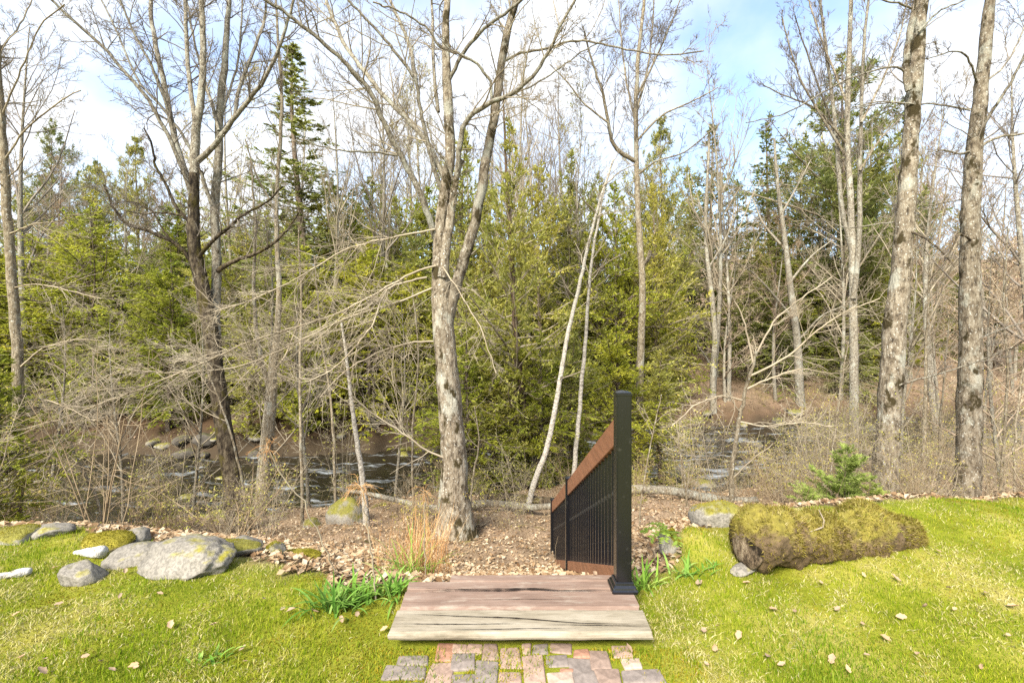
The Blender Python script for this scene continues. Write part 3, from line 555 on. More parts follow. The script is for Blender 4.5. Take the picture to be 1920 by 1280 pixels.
def traced_tree(name, label, d, stems, limbs, mats, dens=5.0, lv=3, group=None, cat='tree', lens=1.0, rmin=.0022, flare=0, buds=None, up=.25, droop_twigs=None, l1=(.25, .95), sub=(6, 6), tang=(30, 65)):
    """stems/limbs: (pixel list, d0, d1, width0, width1)"""
    base, _ = trace(*stems[0][:5], ground_base=True); loc = base[0].copy(); gx, gy = base[0][0], base[0][1]; loc[2] = float(ground(gx, gy))
    root = empty(name, loc); tag(root, label, cat, group); al = []
    for k, s in enumerate(stems):
        wmax = np.max(s[3])
        q, r = trace(*s[:5], ground_base=(k == 0)); S = 16 if wmax > 25 else (10 if wmax > 10 else 7)
        if k == 0 and flare:
            hgt = q[:, 2]-loc[2]; r = r*(1+flare*np.exp(-np.maximum(hgt, 0)/.35))
        if wmax > 20:                               # uneven trunk, more points
            t = np.linspace(0, 1, len(r)); t2 = np.linspace(0, 1, len(r)*3); q = np.stack([np.interp(t2, t, q[:, c]) for c in range(3)], 1); r = np.interp(t2, t, r)
        V, Fq = tubes([(Br(q[None], r[None]), S)])
        if wmax > 20:
            ctr = np.repeat(q, S, 0); dv = V-ctr; V = ctr+dv*(1+.09*fbm(V[:, 0]*2, V[:, 1]*2, V[:, 2], 2.2)+.05*fbm(V[:, 0], V[:, 1], V[:, 2]*.5, 9))[:, None]
        mk('trunk', V, Fq, mats[0] if len(s) < 6 else s[5], root); al.append((q, r, .45 if k == 0 else .25))
    for s in limbs:
        q, r = trace(*s[:5]); V, Fq = tubes([(Br(q[None], r[None]), 8 if s[3] > 6 else 6)]); mk('limb', V, Fq, mats[1] if len(s) < 6 else s[5], root); al.append((q, r, .1))
    N = 24; par = Br(np.stack([resample(q, N) for q, _, _ in al]), np.stack([np.interp(np.linspace(0, 1, N), np.linspace(0, 1, len(r)), r) for _, r, _ in al]))
    Ln = par.length(); parts = []
    lev1 = []; pale = []
    for k, s in enumerate(limbs):                   # the low pale limbs carry many long side twigs
        if len(s) > 5 and s[5] is M['twig_pale']:
            kk = k+len(stems); pale.append(spawn(Br(par.pts[kk:kk+1], np.minimum(par.rad[kk:kk+1], .02)), int(Ln[kk]*9), .12, 1, (25, 70), .55, .25, .5, 6, .12, .05, .5, rmin=rmin*1.6, lens=np.minimum(Ln[kk:kk+1], 2.6)))
    if pale:
        A = Br(np.concatenate([b.pts for b in pale]), np.concatenate([b.rad for b in pale])); B2 = spawn(A, 6, .15, 1, (25, 65), .5, .1, .65, 4, .13, .05, rmin=rmin*1.1)
        V, Fq = tubes([(A, 3), (B2, 3)]); tag(mk('twigs', V, Fq, M['twig_pale'], root), kind='stuff'); NTRI[0] += len(Fq)*2
    for k in range(len(al)):
        sub_p = Br(par.pts[k:k+1], np.minimum(par.rad[k:k+1], .03)); n1 = max(2, int(Ln[k]*(1-al[k][2])*dens*(1 if k >= len(stems) else .7)))
        lev1.append(spawn(sub_p, n1, al[k][2]+.12, 1, tang, .42, .25, .45, 7, .13, up, rmin=rmin*2.6, lens=np.minimum(Ln[k:k+1], 3.4)*lens))
    L1 = Br(np.concatenate([b.pts for b in lev1]), np.concatenate([b.rad for b in lev1])); parts.append((L1, 4))
    L2 = spawn(L1, sub[0], .15, 1, (25, 60), .5, .1, .6, 4, .15, up*.8, rmin=rmin*1.7); parts.append((L2, 3)); tipb = L2
    if lv > 2: L3 = spawn(L2, sub[1], .15, 1, (25, 60), .55, .06, .7, 3, .15, up*.5, rmin=rmin*1.35, taper=.6); parts.append((L3, 3)); tipb = L3
    V, Fq = tubes(parts); crown = mk('crown', V, Fq, mats[2], root); NTRI[0] += len(Fq)*2
    if buds:
        V, Fq = leaves_on(tipb, buds[1], buds[2], buds[2]*.6, .5, (10, 60), 0); tag(mk('buds', V, Fq, buds[0], root, False), kind='stuff'); NTRI[0] += len(Fq)*2
    return root
def up_ext(p):                                      # carry a traced line on past the upper picture edge
    p = list(p); (x1, y1), (x0, y0) = p[-1], p[-2]; dy = max(y0-y1, 1); k = 260/dy; p.append((x1+(x1-x0)*min(k, 4), y1-260)); return p

# ---------------------------------------------------------------- the traced trees
TW = [M['bark_dark'], M['bark_grey'], M['twig_grey']]
traced_tree('maple_tree', 'twin trunked bare maple with dark lower bark left of centre', 9.0,
  [([(452, 985), (438, 900), (425, 840), (405, 700), (392, 600), (374, 520), (367, 490), (362, 425), (364, 325), (367, 250), (375, 200), (382, 125), (380, 60), (378, 0), (378, -200)][:9], 9.0, 9.0, [40, 35, 31, 28, 26, 24, 23, 21, 16], 9),
   ([(366, 470), (363, 425), (362, 390), (364, 325), (367, 250), (375, 200), (382, 125), (380, 60), (378, 0), (378, -200)], 9.0, 9.02, [14, 17, 18, 17, 15, 13, 11, 10, 9, 6], 9, M['bark_grey']),
   ([(415, 760), (404, 640), (403, 590), (408, 500), (400, 390), (410, 300), (410, 215), (418, 150), (425, 75), (430, 0), (436, -200)], 9.15, 9.5, [18, 17, 17, 16, 15, 14, 13, 12, 10, 8, 5], 8, M['bark_grey'])],
  [([(364, 375), (358, 345), (345, 320), (330, 270), (312, 180), (300, 125), (285, 50), (282, 0), (275, -120)], 9, 9.8, 13, 5), ([(363, 385), (350, 335), (320, 265), (298, 220), (270, 175), (200, 95), (140, 40), (95, 0), (40, -60)], 9, 8.0, 9, 4),
   ([(367, 240), (358, 170), (350, 100), (347, 0), (345, -120)], 9, 9.6, 9, 5), ([(322, 235), (312, 195), (285, 125), (250, 60), (225, 0), (200, -70)], 9.2, 8.4, 6, 3), ([(370, 300), (340, 250), (300, 195), (262, 160), (240, 110), (215, 50), (190, 0)], 9, 10, 6, 3),
   ([(368, 305), (390, 285), (410, 262), (440, 220), (495, 150), (520, 100), (540, 40), (560, -30)], 9, 8.2, 11, 4), ([(440, 222), (446, 170), (470, 110), (495, 45), (505, -30)], 9.1, 9.9, 7, 4), ([(410, 245), (405, 222), (390, 170), (372, 110), (360, 60), (350, 0)], 9.2, 9.8, 6, 3),
   ([(398, 385), (385, 350), (376, 320)], 9.1, 9.0, 8, 6), ([(410, 230), (425, 185), (445, 130), (452, 60), (455, -30)], 9.3, 10, 5, 3),
   ([(367, 490), (382, 470), (400, 450), (457, 402), (500, 380), (530, 350)], 9, 8.0, 8, 3, M['bark_dark']), ([(362, 495), (345, 470), (320, 450), (275, 432), (235, 420), (210, 385), (195, 345)], 9, 8.2, 9, 3, M['bark_dark']),
   ([(352, 412), (330, 390), (310, 345), (290, 310), (286, 270), (270, 240)], 9, 8.6, 7, 3, M['bark_dark']), ([(408, 508), (425, 495), (450, 485), (505, 465), (540, 430), (560, 400)], 9.1, 8.4, 9, 3, M['bark_dark']),
   ([(345, 405), (310, 398), (270, 402), (235, 395)], 9, 8.6, 4, 2, M['bark_dark']), ([(320, 450), (300, 425), (292, 400), (260, 380), (220, 378)], 8.6, 8.2, 4, 2, M['bark_dark'])],
  TW, dens=4.2, flare=.25, rmin=.0026, up=.3)
traced_tree('maple_tree', 'big central maple with mottled trunk and spreading bare limbs', 7.5,
  [([(853, 1018), (852, 960), (850, 870), (845, 780), (840, 700), (832, 640), (827, 575), (826, 500), (822, 450), (830, 380), (845, 300), (842, 225), (837, 125), (835, 50), (840, 0), (845, -200)], 7.5, 7.5, [62, 55, 50, 46, 43, 40, 38, 35, 23, 21, 20, 18, 16, 14, 12, 10], 13),
   ([(836, 640), (842, 590), (853, 540), (868, 490), (890, 425), (905, 340), (915, 280), (930, 200), (940, 115), (952, 50), (970, 0), (995, -160)], 7.45, 7.8, [18, 20, 22, 21, 19, 18, 17, 16, 15, 14, 13, 9], 13),
   ([(829, 520), (838, 450), (846, 400), (856, 330), (866, 300)], 7.4, 7.4, 22, 9)],
  [([(818, 450), (800, 395), (780, 345), (745, 280), (715, 220), (695, 170), (645, 115), (600, 75), (555, 40), (525, 15), (480, -10), (430, -40)], 7.5, 6.2, 13, 5), ([(832, 330), (800, 265), (760, 220), (710, 170), (680, 130), (645, 85), (625, 35), (610, 0), (590, -80)], 7.5, 8.4, 11, 5),
   ([(835, 370), (815, 320), (805, 280), (790, 215), (780, 150), (760, 120), (720, 70), (690, 40), (660, 10), (630, -30)], 7.5, 6.8, 9, 4), ([(780, 150), (770, 90), (750, 40), (730, 0), (715, -80)], 7.2, 7.8, 8, 4),
   ([(856, 335), (862, 265), (872, 225), (920, 192), (955, 180), (1000, 145), (1030, 95), (1055, 40), (1080, 0), (1110, -70)], 7.4, 6.4, 11, 4), ([(922, 192), (920, 150), (895, 120), (865, 100), (825, 92), (805, 55), (760, 25), (700, 5)], 7.1, 6.3, 6, 3),
   ([(842, 150), (870, 95), (910, 50), (955, 20), (985, -5), (1030, -50)], 7.5, 6.9, 8, 4), ([(945, 115), (980, 97), (1025, 92), (1070, 75), (1120, 80), (1180, 95), (1260, 105), (1320, 95)], 7.7, 6.6, 5, 2.5), ([(955, 180), (1010, 155), (1060, 120), (1100, 90), (1150, 70)], 7.1, 7.6, 4, 2),
   ([(745, 292), (705, 285), (655, 285), (605, 277), (570, 262)], 7.2, 6.5, 5, 2.5), ([(822, 210), (814, 150), (812, 90), (810, 20), (808, -40)], 7.6, 8.2, 7, 4), ([(850, 340), (840, 310), (812, 270), (800, 230)], 7.4, 7.1, 5, 3),
   ([(820, 498), (785, 505), (740, 530), (695, 555), (630, 590), (560, 612), (480, 635), (422, 661), (340, 697), (274, 725), (181, 758), (127, 780), (42, 805)], 7.4, 5.6, 4.2, 1.8, M['twig_pale']),
   ([(800, 520), (760, 528), (725, 540), (716, 560), (699, 610), (661, 657), (615, 700), (560, 720), (520, 700)], 7.4, 6.0, 4, 2, M['twig_pale']), ([(815, 430), (760, 440), (700, 452), (640, 470), (560, 520), (480, 560), (400, 585)], 7.4, 6.0, 3.6, 1.6, M['twig_pale']),
   ([(810, 540), (740, 570), (660, 590), (560, 640), (450, 690), (330, 700), (220, 690)], 7.4, 5.8, 3.6, 1.6, M['twig_pale']), ([(812, 640), (780, 640), (720, 655), (650, 690), (600, 745)], 7.4, 6.4, 4, 2, M['twig_pale']),
   ([(838, 860), (800, 845), (740, 800), (690, 770), (660, 740)], 7.4, 6.9, 4, 2, M['twig_pale']), ([(830, 500), (870, 560), (905, 620), (930, 700)], 7.2, 6.7, 3, 1.5, M['twig_pale'])],
  [M['bark'], M['bark_grey'], M['twig']], dens=4.0, flare=.55, rmin=.0022, up=.12)
BR = [M['bark'], M['bark_grey'], M['twig_grey']]
traced_tree('ash_tree', 'tall thick grey trunk leaning right behind the mossy log', 7.9,
  [([(1655, 990), (1657, 930), (1663, 850), (1669, 750), (1672, 700), (1678, 600), (1690, 500), (1702, 350), (1712, 200), (1720, 100), (1730, 0), (1745, -220)], 7.9, 7.9, [46, 42, 40, 38, 36, 34, 31, 28, 25, 22, 19, 15], 24),
   ([(1704, 170), (1698, 130), (1700, 100), (1708, 50), (1716, 20), (1722, -20), (1735, -160)], 7.8, 7.6, 12, 9)],
  [([(1700, 140), (1690, 122), (1645, 130), (1585, 150), (1525, 185), (1470, 215), (1400, 230)], 7.8, 6.8, 4, 2), ([(1716, 20), (1690, 8), (1650, 0), (1600, -30)], 7.8, 7.2, 4, 2), ([(1722, 60), (1760, 20), (1800, 5), (1850, -20)], 7.8, 7.4, 4, 2),
   ([(1705, 432), (1740, 450), (1765, 470), (1790, 500)], 7.8, 7.2, 4, 2, M['bark_dark']), ([(1700, 415), (1640, 420), (1590, 430), (1540, 410)], 7.9, 8.6, 3, 2), ([(1676, 725), (1715, 712), (1765, 700), (1830, 680), (1900, 650)], 7.8, 6.6, 4, 2), ([(1714, 195), (1650, 190), (1600, 200)], 7.8, 8.2, 3, 2)],
  BR, dens=3.2, flare=.15, rmin=.0024)
traced_tree('ash_tree', 'tall straight grey trunk at the right, right of the leaning one', 7.8,
  [([(1812, 995), (1812, 935), (1817, 850), (1819, 750), (1820, 650), (1820, 560), (1818, 480), (1822, 350), (1830, 250), (1842, 150), (1850, 50), (1856, 0), (1865, -220)], 7.8, 7.8, [44, 40, 38, 36, 34, 32, 30, 27, 24, 21, 18, 16, 12], 20)],
  [([(1836, 255), (1850, 225), (1865, 200), (1890, 165), (1920, 105), (1950, 40)], 7.8, 7.2, 6, 3), ([(1838, 275), (1865, 258), (1895, 254), (1930, 250), (1990, 240)], 7.8, 7.4, 6, 3), ([(1822, 282), (1800, 290), (1780, 282), (1740, 284)], 7.8, 7.5, 4, 2),
   ([(1832, 155), (1812, 100), (1790, 95), (1740, 110)], 7.8, 7.2, 4, 2), ([(1845, 155), (1880, 130), (1920, 60), (1935, 0)], 7.8, 8.4, 4, 2), ([(1820, 207), (1770, 197), (1725, 195), (1660, 192), (1600, 205)], 7.8, 8.6, 4, 2), ([(1820, 450), (1800, 435), (1785, 465), (1770, 490)], 7.7, 7.2, 4, 2, M['bark_dark']),
   ([(1818, 372), (1770, 380), (1720, 392)], 7.8, 8.4, 3, 2), ([(1822, 640), (1870, 620), (1930, 600)], 7.8, 8.6, 3, 2)],
  BR, dens=3.4, flare=.12, rmin=.0024)
THIN = [M['bark_thin'], M['twig'], M['twig']]
traced_tree('young_tree', 'slender brown trunk with thin side twigs at the left edge', 7.5,
  [([(30, 1010), (32, 900), (34, 800), (36, 720), (26, 560), (16, 450), (8, 300), (0, 200), (-8, 60), (-10, -150)], 7.5, 7.5, 19, 9)],
  [([(14, 440), (60, 420), (110, 415), (150, 400)], 7.5, 7.0, 3, 1.5, M['twig_pale']), ([(24, 540), (70, 530), (130, 545), (190, 560)], 7.5, 7.0, 3, 1.5, M['twig_pale']), ([(36, 690), (80, 650), (140, 635), (200, 640)], 7.5, 6.9, 3.5, 1.5, M['twig_pale']), ([(8, 300), (50, 240), (110, 190), (150, 170)], 7.5, 6.9, 3.5, 2),
   ([(2, 220), (40, 130), (70, 50), (120, 10)], 7.5, 6.9, 3.5, 2), ([(-5, 100), (30, 60), (60, 0)], 7.5, 8, 3, 2), ([(35, 760), (70, 745), (120, 760), (180, 790)], 7.5, 7.0, 3, 1.5, M['twig_pale'])],
  THIN, dens=5, sub=(5, 5), rmin=.002)
traced_tree('birch_tree', 'white birch stem with a kink leaning right beside the railing', 9.6,
  [([(984, 975), (1000, 905), (1025, 845), (1041, 770), (1052, 700), (1065, 625), (1085, 540), (1100, 470), (1118, 400), (1135, 340), (1150, 300)], 9.6, 9.6, 12, 4)], [([(1118, 400), (1090, 370), (1075, 340)], 9.6, 9.2, 3, 1.5), ([(1130, 350), (1165, 320), (1200, 305)], 9.6, 9.2, 3, 1.5)],
  [M['birch'], M['twig'], M['twig']], dens=3, lv=3, sub=(4, 4), rmin=.002)
traced_tree('birch_tree', 'thinner straight white birch stem right of the kinked birch', 10.4,
  [([(1072, 925), (1078, 860), (1085, 790), (1090, 720), (1098, 640), (1102, 560), (1112, 470), (1126, 390), (1140, 325)], 10.4, 10.4, 10, 3.5)], [([(1105, 520), (1140, 490), (1180, 470)], 10.4, 10, 2.5, 1.5)],
  [M['birch'], M['twig'], M['twig']], dens=3, sub=(4, 4), rmin=.002)
traced_tree('bare_tree', 'dark straight trunk with bushy twig crown behind the railing', 13,
  [([(1196, 905), (1198, 800), (1200, 700), (1205, 550), (1202, 480), (1195, 380), (1193, 300), (1192, 180), (1196, 100), (1206, 30), (1212, -60)], 13, 13, 17, 5)],
  [([(1192, 302), (1165, 288), (1150, 275), (1140, 230), (1130, 170), (1108, 110), (1095, 60)], 13, 12, 9, 3), ([(1196, 262), (1240, 215), (1300, 190), (1345, 165)], 13, 12.4, 5, 2), ([(1194, 240), (1175, 160), (1165, 80), (1160, 0)], 13, 13.8, 5, 2), ([(1194, 180), (1230, 110), (1260, 40), (1280, -10)], 13, 12.4, 5, 2),
   ([(1193, 210), (1215, 130), (1225, 40), (1228, -40)], 13, 13.8, 5, 2), ([(1193, 330), (1230, 300), (1280, 290), (1340, 240)], 13, 12, 4, 2), ([(1140, 230), (1100, 200), (1060, 150), (1030, 120)], 12.5, 12, 4, 2), ([(1204, 500), (1216, 485), (1219, 470)], 13, 12.8, 8, 7)],
  [M['bark_thin'], M['bark_thin'], M['twig_grey']], dens=4.5, sub=(7, 6), rmin=.0032, up=.5, lens=1.2)
traced_tree('bare_tree', 'curved pale slender tree on the far bank by the leafy path', 25.8,
  [([(1338, 775), (1336, 690), (1342, 640), (1334, 550), (1325, 480), (1322, 420), (1326, 340), (1330, 260)], 25.8, 25.8, 12, 4)], [([(1336, 690), (1318, 660), (1300, 640)], 25.8, 25.2, 4, 2), ([(1330, 500), (1360, 450), (1380, 400)], 25.8, 25.2, 4, 2), ([(1325, 440), (1300, 390), (1290, 330)], 25.8, 26.3, 4, 2)],
  [M['bark_grey'], M['bark_grey'], M['twig']], dens=2.5, sub=(5, 4), rmin=.004)
traced_tree('tree_stub', 'straight grey branchless dead trunk beside the leafy path', 28,
  [([(1366, 740), (1366, 700), (1367, 660), (1366, 612)], 28, 28, 10, 8)], [], [M['bark_grey']]*3, dens=.3, lv=2, sub=(1, 1), rmin=.003)
traced_tree('bare_tree', 'grey trunked twiggy tree on far bank left of the hemlock', 27.8,
  [([(1502, 790), (1498, 700), (1494, 630), (1482, 540), (1473, 460), (1462, 380), (1455, 320), (1452, 260)], 27.8, 27.8, 17, 4)],
  [([(1490, 600), (1440, 540), (1400, 500), (1370, 490)], 27.8, 26.8, 5, 2), ([(1480, 530), (1520, 480), (1560, 450)], 27.8, 26.8, 5, 2), ([(1474, 470), (1430, 420), (1410, 370)], 27.8, 28.8, 5, 2), ([(1466, 400), (1500, 340), (1520, 300)], 27.8, 28.8, 4, 2), ([(1495, 640), (1540, 590), (1590, 570)], 27.8, 26.8, 4, 2)],
  [M['bark_grey'], M['bark_grey'], M['twig']], dens=3.4, sub=(6, 5), rmin=.0042)
traced_tree('bare_tree', 'multi stemmed pale tree with tall fan of upright twigs', 16.6,
  [([(1602, 860), (1601, 700), (1600, 590), (1598, 450), (1592, 330), (1588, 250), (1590, 150), (1594, 60), (1598, -60)], 16.6, 16.6, 16.2, 6), ([(1600, 560), (1612, 450), (1612, 330), (1615, 220), (1618, 100), (1630, -20)], 16.5, 16.2, 10, 4), ([(1599, 480), (1575, 380), (1572, 300), (1560, 180), (1545, 60), (1535, -20)], 16.6, 17, 9, 4)],
  [([(1590, 300), (1540, 220), (1500, 150), (1475, 70), (1465, 30)], 16.6, 16.5, 5, 2), ([(1588, 270), (1530, 200), (1470, 180), (1430, 160)], 16.6, 16.5, 4, 2), ([(1615, 230), (1660, 140), (1690, 60), (1700, 0)], 16.2, 16.5, 5, 2), ([(1590, 200), (1550, 100), (1520, 20), (1510, -40)], 16.6, 17, 4, 2), ([(1570, 260), (1520, 120), (1490, 30)], 17.8, 16.2, 4, 2), ([(1612, 320), (1650, 260), (1690, 220)], 16.2, 17, 4, 2), ([(1598, 520), (1650, 440), (1680, 400)], 16.6, 16.2, 4, 2)],
  [M['bark_grey'], M['bark_thin'], M['twig_grey']], dens=4.2, sub=(6, 6), rmin=.0038, up=.9, lens=1.1, tang=(18, 45))
traced_tree('young_tree', 'tan forked trunk right of the twin maple', 10.2,
  [([(486, 975), (490, 930), (500, 860), (506, 790), (511, 700), (520, 620), (524, 540), (518, 440), (520, 330), (530, 200), (520, 60), (515, -60)], 10.2, 10.2, [24, 23, 22, 20, 17, 12, 10, 8, 7, 6, 5, 4], 5), ([(506, 730), (490, 680), (478, 600), (475, 520), (480, 420), (470, 300)], 10.2, 10.6, 9, 3)],
  [([(510, 700), (540, 660), (560, 600), (590, 560)], 10.2, 9.6, 4, 2, M['twig_pale']), ([(495, 690), (460, 660), (430, 650)], 10.2, 9.6, 4, 2, M['twig_pale']), ([(519, 400), (480, 330), (460, 260)], 10.2, 9.6, 4, 2)],
  THIN, dens=3.6, sub=(5, 5), rmin=.0024)
traced_tree('birch_tree', 'short pale birch snag left of the big maple', 8.2,
  [([(688, 985), (684, 940), (680, 900), (668, 820), (660, 760), (653, 700), (648, 660), (640, 600)], 8.2, 8.2, 13, 4)], [([(655, 710), (640, 690), (610, 680)], 8.2, 8, 3, 1.5, M['twig_pale'])], [M['birch'], M['twig_pale'], M['twig_pale']], dens=4, sub=(5, 4), rmin=.0018, up=.05)
traced_tree('young_tree', 'small leaning tree with spreading pale branches before the far path', 6.6,
  [([(1366, 985), (1372, 930), (1370, 885), (1380, 830), (1386, 790), (1397, 730), (1410, 690), (1418, 660)], 6.6, 6.6, 11, 5)],
  [([(1405, 705), (1440, 690), (1490, 660), (1530, 620), (1590, 580), (1650, 560)], 6.6, 6.0, 4.5, 2, M['twig_pale']), ([(1398, 730), (1440, 710), (1500, 690), (1560, 700)], 6.6, 6.2, 4, 1.5, M['twig_pale']), ([(1412, 680), (1400, 620), (1380, 560), (1330, 530)], 6.6, 6.9, 4, 1.5), ([(1385, 790), (1440, 800), (1510, 790), (1560, 800)], 6.6, 6.2, 3.5, 1.5, M['twig_pale']),
   ([(1392, 750), (1350, 740), (1300, 760), (1260, 800)], 6.6, 6.2, 3.5, 1.5, M['twig_pale']), ([(1415, 670), (1450, 600), (1500, 560), (1560, 520)], 6.6, 6.9, 4, 1.5), ([(1370, 900), (1400, 870), (1450, 830)], 6.6, 6.3, 3, 1.5)],
  [M['bark_thin'], M['twig'], M['twig_pale']], dens=4, sub=(5, 5), rmin=.0016, up=.1)
SAP = [([(202, 990), (186, 940), (143, 855), (118, 796), (99, 720)], 7.8, 6, 'thin pale sapling leaning left near the left trunk'), ([(567, 975), (565, 850), (562, 700), (566, 560), (560, 430)], 9, 7, 'thin upright sapling right of the forked tan trunk'),
       ([(630, 985), (628, 880), (622, 760), (600, 620), (590, 480)], 9.3, 6, 'thin dark sapling left of the birch snag'), ([(775, 900), (772, 800), (785, 700), (783, 620), (773, 540)], 8.2, 5, 'thin wavy sapling just left of the big maple trunk'),
       ([(1727, 960), (1728, 927), (1735, 760), (1738, 600), (1745, 480)], 8.6, 8, 'straight sapling between the two big right trunks'), ([(1758, 955), (1760, 850), (1768, 720), (1780, 600)], 9.2, 5, 'thinner sapling between the two right trunks'), ([(1196, 1010), (1200, 950), (1208, 900), (1222, 820), (1240, 740)], 6.4, 4, 'thin dark sapling right of the black post'),
       ([(1874, 960), (1880, 850), (1890, 700), (1880, 560), (1890, 430)], 8.4, 6, 'sapling right of the straight right trunk'), ([(1905, 970), (1900, 850), (1912, 740), (1925, 640)], 7.6, 5, 'sapling at the right frame edge'), ([(880, 985), (885, 900), (900, 830), (890, 760)], 9.2, 5, 'short sapling right of the big maple base'),
       ([(470, 985), (455, 900), (430, 800), (400, 720), (370, 650)], 7.6, 6, 'thin curved sapling in front of the twin maple'), ([(1290, 965), (1285, 900), (1270, 820), (1280, 760)], 8.8, 4, 'thin sapling over the stream right of the post'), ([(1495, 950), (1490, 880), (1500, 820), (1505, 740)], 8.4, 4, 'thin sapling left of the young fir'), ([(1555, 960), (1560, 850), (1575, 740), (1590, 640)], 9.5, 5, 'thin sapling behind the young fir')]
traced_tree('cedar_tree', 'dark slim ridged cedar trunk right of the central maple', 12.2, [([(988, 905), (985, 860), (980, 740), (968, 640), (958, 470), (950, 350), (945, 220), (942, 150)], 12.2, 12.2, [15, 14, 13, 12, 9, 6, 4, 2], 4)], [], [bark_mat('cedar_bark', (.085, .058, .036), (.02, .014, .009), (.17, .12, .08), None, 10, 0, .15)]*2+[M['twig']], dens=3, sub=(4, 4), rmin=.0028, cat='tree')
for px, d, w, lab in SAP: traced_tree('sapling', lab, d, [(px, d, d*1.02, w, w*.4)], [], [M['bark_thin'], M['twig'], M['twig_pale' if w < 7 else 'twig']], dens=4.5, lv=3, sub=(4, 3), rmin=.0017, up=.2, cat='sapling', buds=(M['bud'], 1, .022) if d < 9 else None)
print('traced tris', NTRI)

# ---------------------------------------------------------------- conifers: a few shapes, each tree an object with trunk and crown
def conifer(name, seed, Ht, prof, nbr, z0, e0, e1, droop, nsub, nleaf, lL, lW, mat, r0, sublen=.42, flat=.75, bare=0, subang=(30, 65), cluster=False, lang=(10, 50)):
    rg = np.random.default_rng(seed); zt = np.linspace(0, 1, 14); tp = np.stack([.25*Ht*.04*np.sin(zt*5+seed), .2*Ht*.04*np.cos(zt*4+seed), zt*Ht], 1); tp -= tp[0]; tp[0, 2] = -.4
    trunk = Br(tp[None], (r0*(1-.93*zt))[None]); t = np.sort(z0+(.975-z0)*rg.uniform(0, 1, nbr)**1.15); az = np.arange(nbr)*2.4+rg.normal(0, .5, nbr)
    if cluster: t = np.round(t*16)/16+rg.normal(0, .008, nbr); t = np.clip(t, z0, .985)
    L = np.array([prof(q) for q in t])*rg.uniform(.35, 1.3, nbr)*(1+.25*np.sin(az*1.0+t*9+seed)); el = np.radians(e0+(e1-e0)*t+rg.normal(0, 13, nbr))
    org = np.stack([np.interp(t, zt, tp[:, k]) for k in range(3)], 1); dr = np.stack([np.cos(az)*np.cos(el), np.sin(az)*np.cos(el), np.sin(el)], 1)
    b1 = grow(org, dr, L, np.maximum(.012*L+.006, .008), 7, .07, droop, .25, rg)
    b2 = spawn(b1, np.clip(np.round(nsub*1.1*L/np.mean(L)), 2, nsub*2).astype(int), .12, 1, subang, sublen, .12, .5, 4, .1, droop*.5, flat, rmin=.003, rg=rg, fall=.65)
    tips = Br(b1.pts[:, 3:], b1.rad[:, 3:])
    V1, F1 = leaves_on(b2, nleaf, lL, lW, .05, lang, flat*.8, rg); V2, F2 = leaves_on(tips, max(4, nleaf//2), lL*.9, lW, 0, lang, flat*.8, rg)
    top = Br(tp[None, 9:], trunk.rad[:, 9:]); V3, F3 = leaves_on(top, int(nleaf*2.5), lL*.45, lW*.6, .0, (15, 45), 0, rg)
    V = np.concatenate([V1, V2, V3]); Fq = np.concatenate([F1, F2+len(V1), F3+len(V1)+len(V2)])
    root = empty(name, (0, 0, 0)); Vt, Ft = tubes([(trunk, 8)]); obj('trunk', make_mesh('trunk', Vt, [Ft], M['bark_conifer']), root)
    parts = [(b1, 3), (Br(b2.pts[::4, [0, 2, 3]], b2.rad[::4, [0, 2, 3]]), 3)]
    if bare:                                        # dead lower branches
        tb = rg.uniform(.06, z0+.25, bare); ab = rg.uniform(0, 6.28, bare); ob = np.stack([np.interp(tb, zt, tp[:, k]) for k in range(3)], 1)
        bb = grow(ob, np.stack([np.cos(ab), np.sin(ab), rg.uniform(-.3, .2, bare)], 1), rg.uniform(.5, 1.4, bare), np.full(bare, .009), 5, .12, -.2, .3, rg); parts += [(bb, 3), (spawn(bb, 4, .3, 1, (30, 60), .4, .1, .5, 3, .1, 0, rmin=.003, rg=rg), 3)]
    Vb, Fb = tubes(parts); cr = obj('crown', make_mesh('crown', V, [Fq], mat, False), root); tag(obj('branches', make_mesh('branches', Vb, [Fb], M['twig'] if bare else (M['bark_conifer'] if name != 'young_fir' else M['fir'])), root), kind='stuff')
    NTRI[0] += 2*(len(Fq)+len(Fb)); root['h'] = Ht
    return root
PR = {}
ov = lambda w, a=.35: (lambda t: w*(min(1, .35+t/a*.65) if t < a else max(.06, 1-((t-a)/(1-a))**1.35)))
cone = lambda w: (lambda t: w*max(.05, (1-t)**.9))
for k in range(3): PR['cedar', k] = conifer('cedar_tree', 20+k, 10, ov(2.7, .3), 160, .05, 0, 50, .1, 11, 9, .16, .052, M['cedar'], .14, .42, .6, 24)
for k in range(2): PR['hemlock', k] = conifer('hemlock_tree', 30+k, 10, cone(3.7), 140, .06, -4, 30, -.35, 11, 9, .16, .06, M['hemlock'], .16, .42, .85, 14)
PR['bright', 0] = conifer('hemlock_tree', 41, 10, ov(4.2, .35), 190, .04, 0, 45, -.3, 12, 10, .16, .06, M['bright'], .17, .42, .7)
PR['bright', 1] = conifer('cedar_tree', 42, 10, ov(3.0, .3), 160, .04, 0, 50, -.1, 11, 10, .17, .06, M['bright'], .14, .42, .6)
for k in range(2): PR['pine', k] = conifer('pine_tree', 50+k, 16, ov(4.0, .45), 90, .28, 5, 40, .25, 12, 16, .28, .055, M['pine'], .2, .36, .45, 12, (30, 60), True, (15, 75))
PR['spire', 0] = conifer('spruce_tree', 60, 18, cone(2.9), 250, .12, -8, 30, .05, 8, 14, .15, .046, M['spruce'], .18, .4, .8, 10)
PR['spire', 1] = conifer('fir_tree', 61, 12, cone(2.4), 160, .1, -4, 35, .05, 8, 13, .14, .045, M['spruce'], .15, .4, .8, 10)
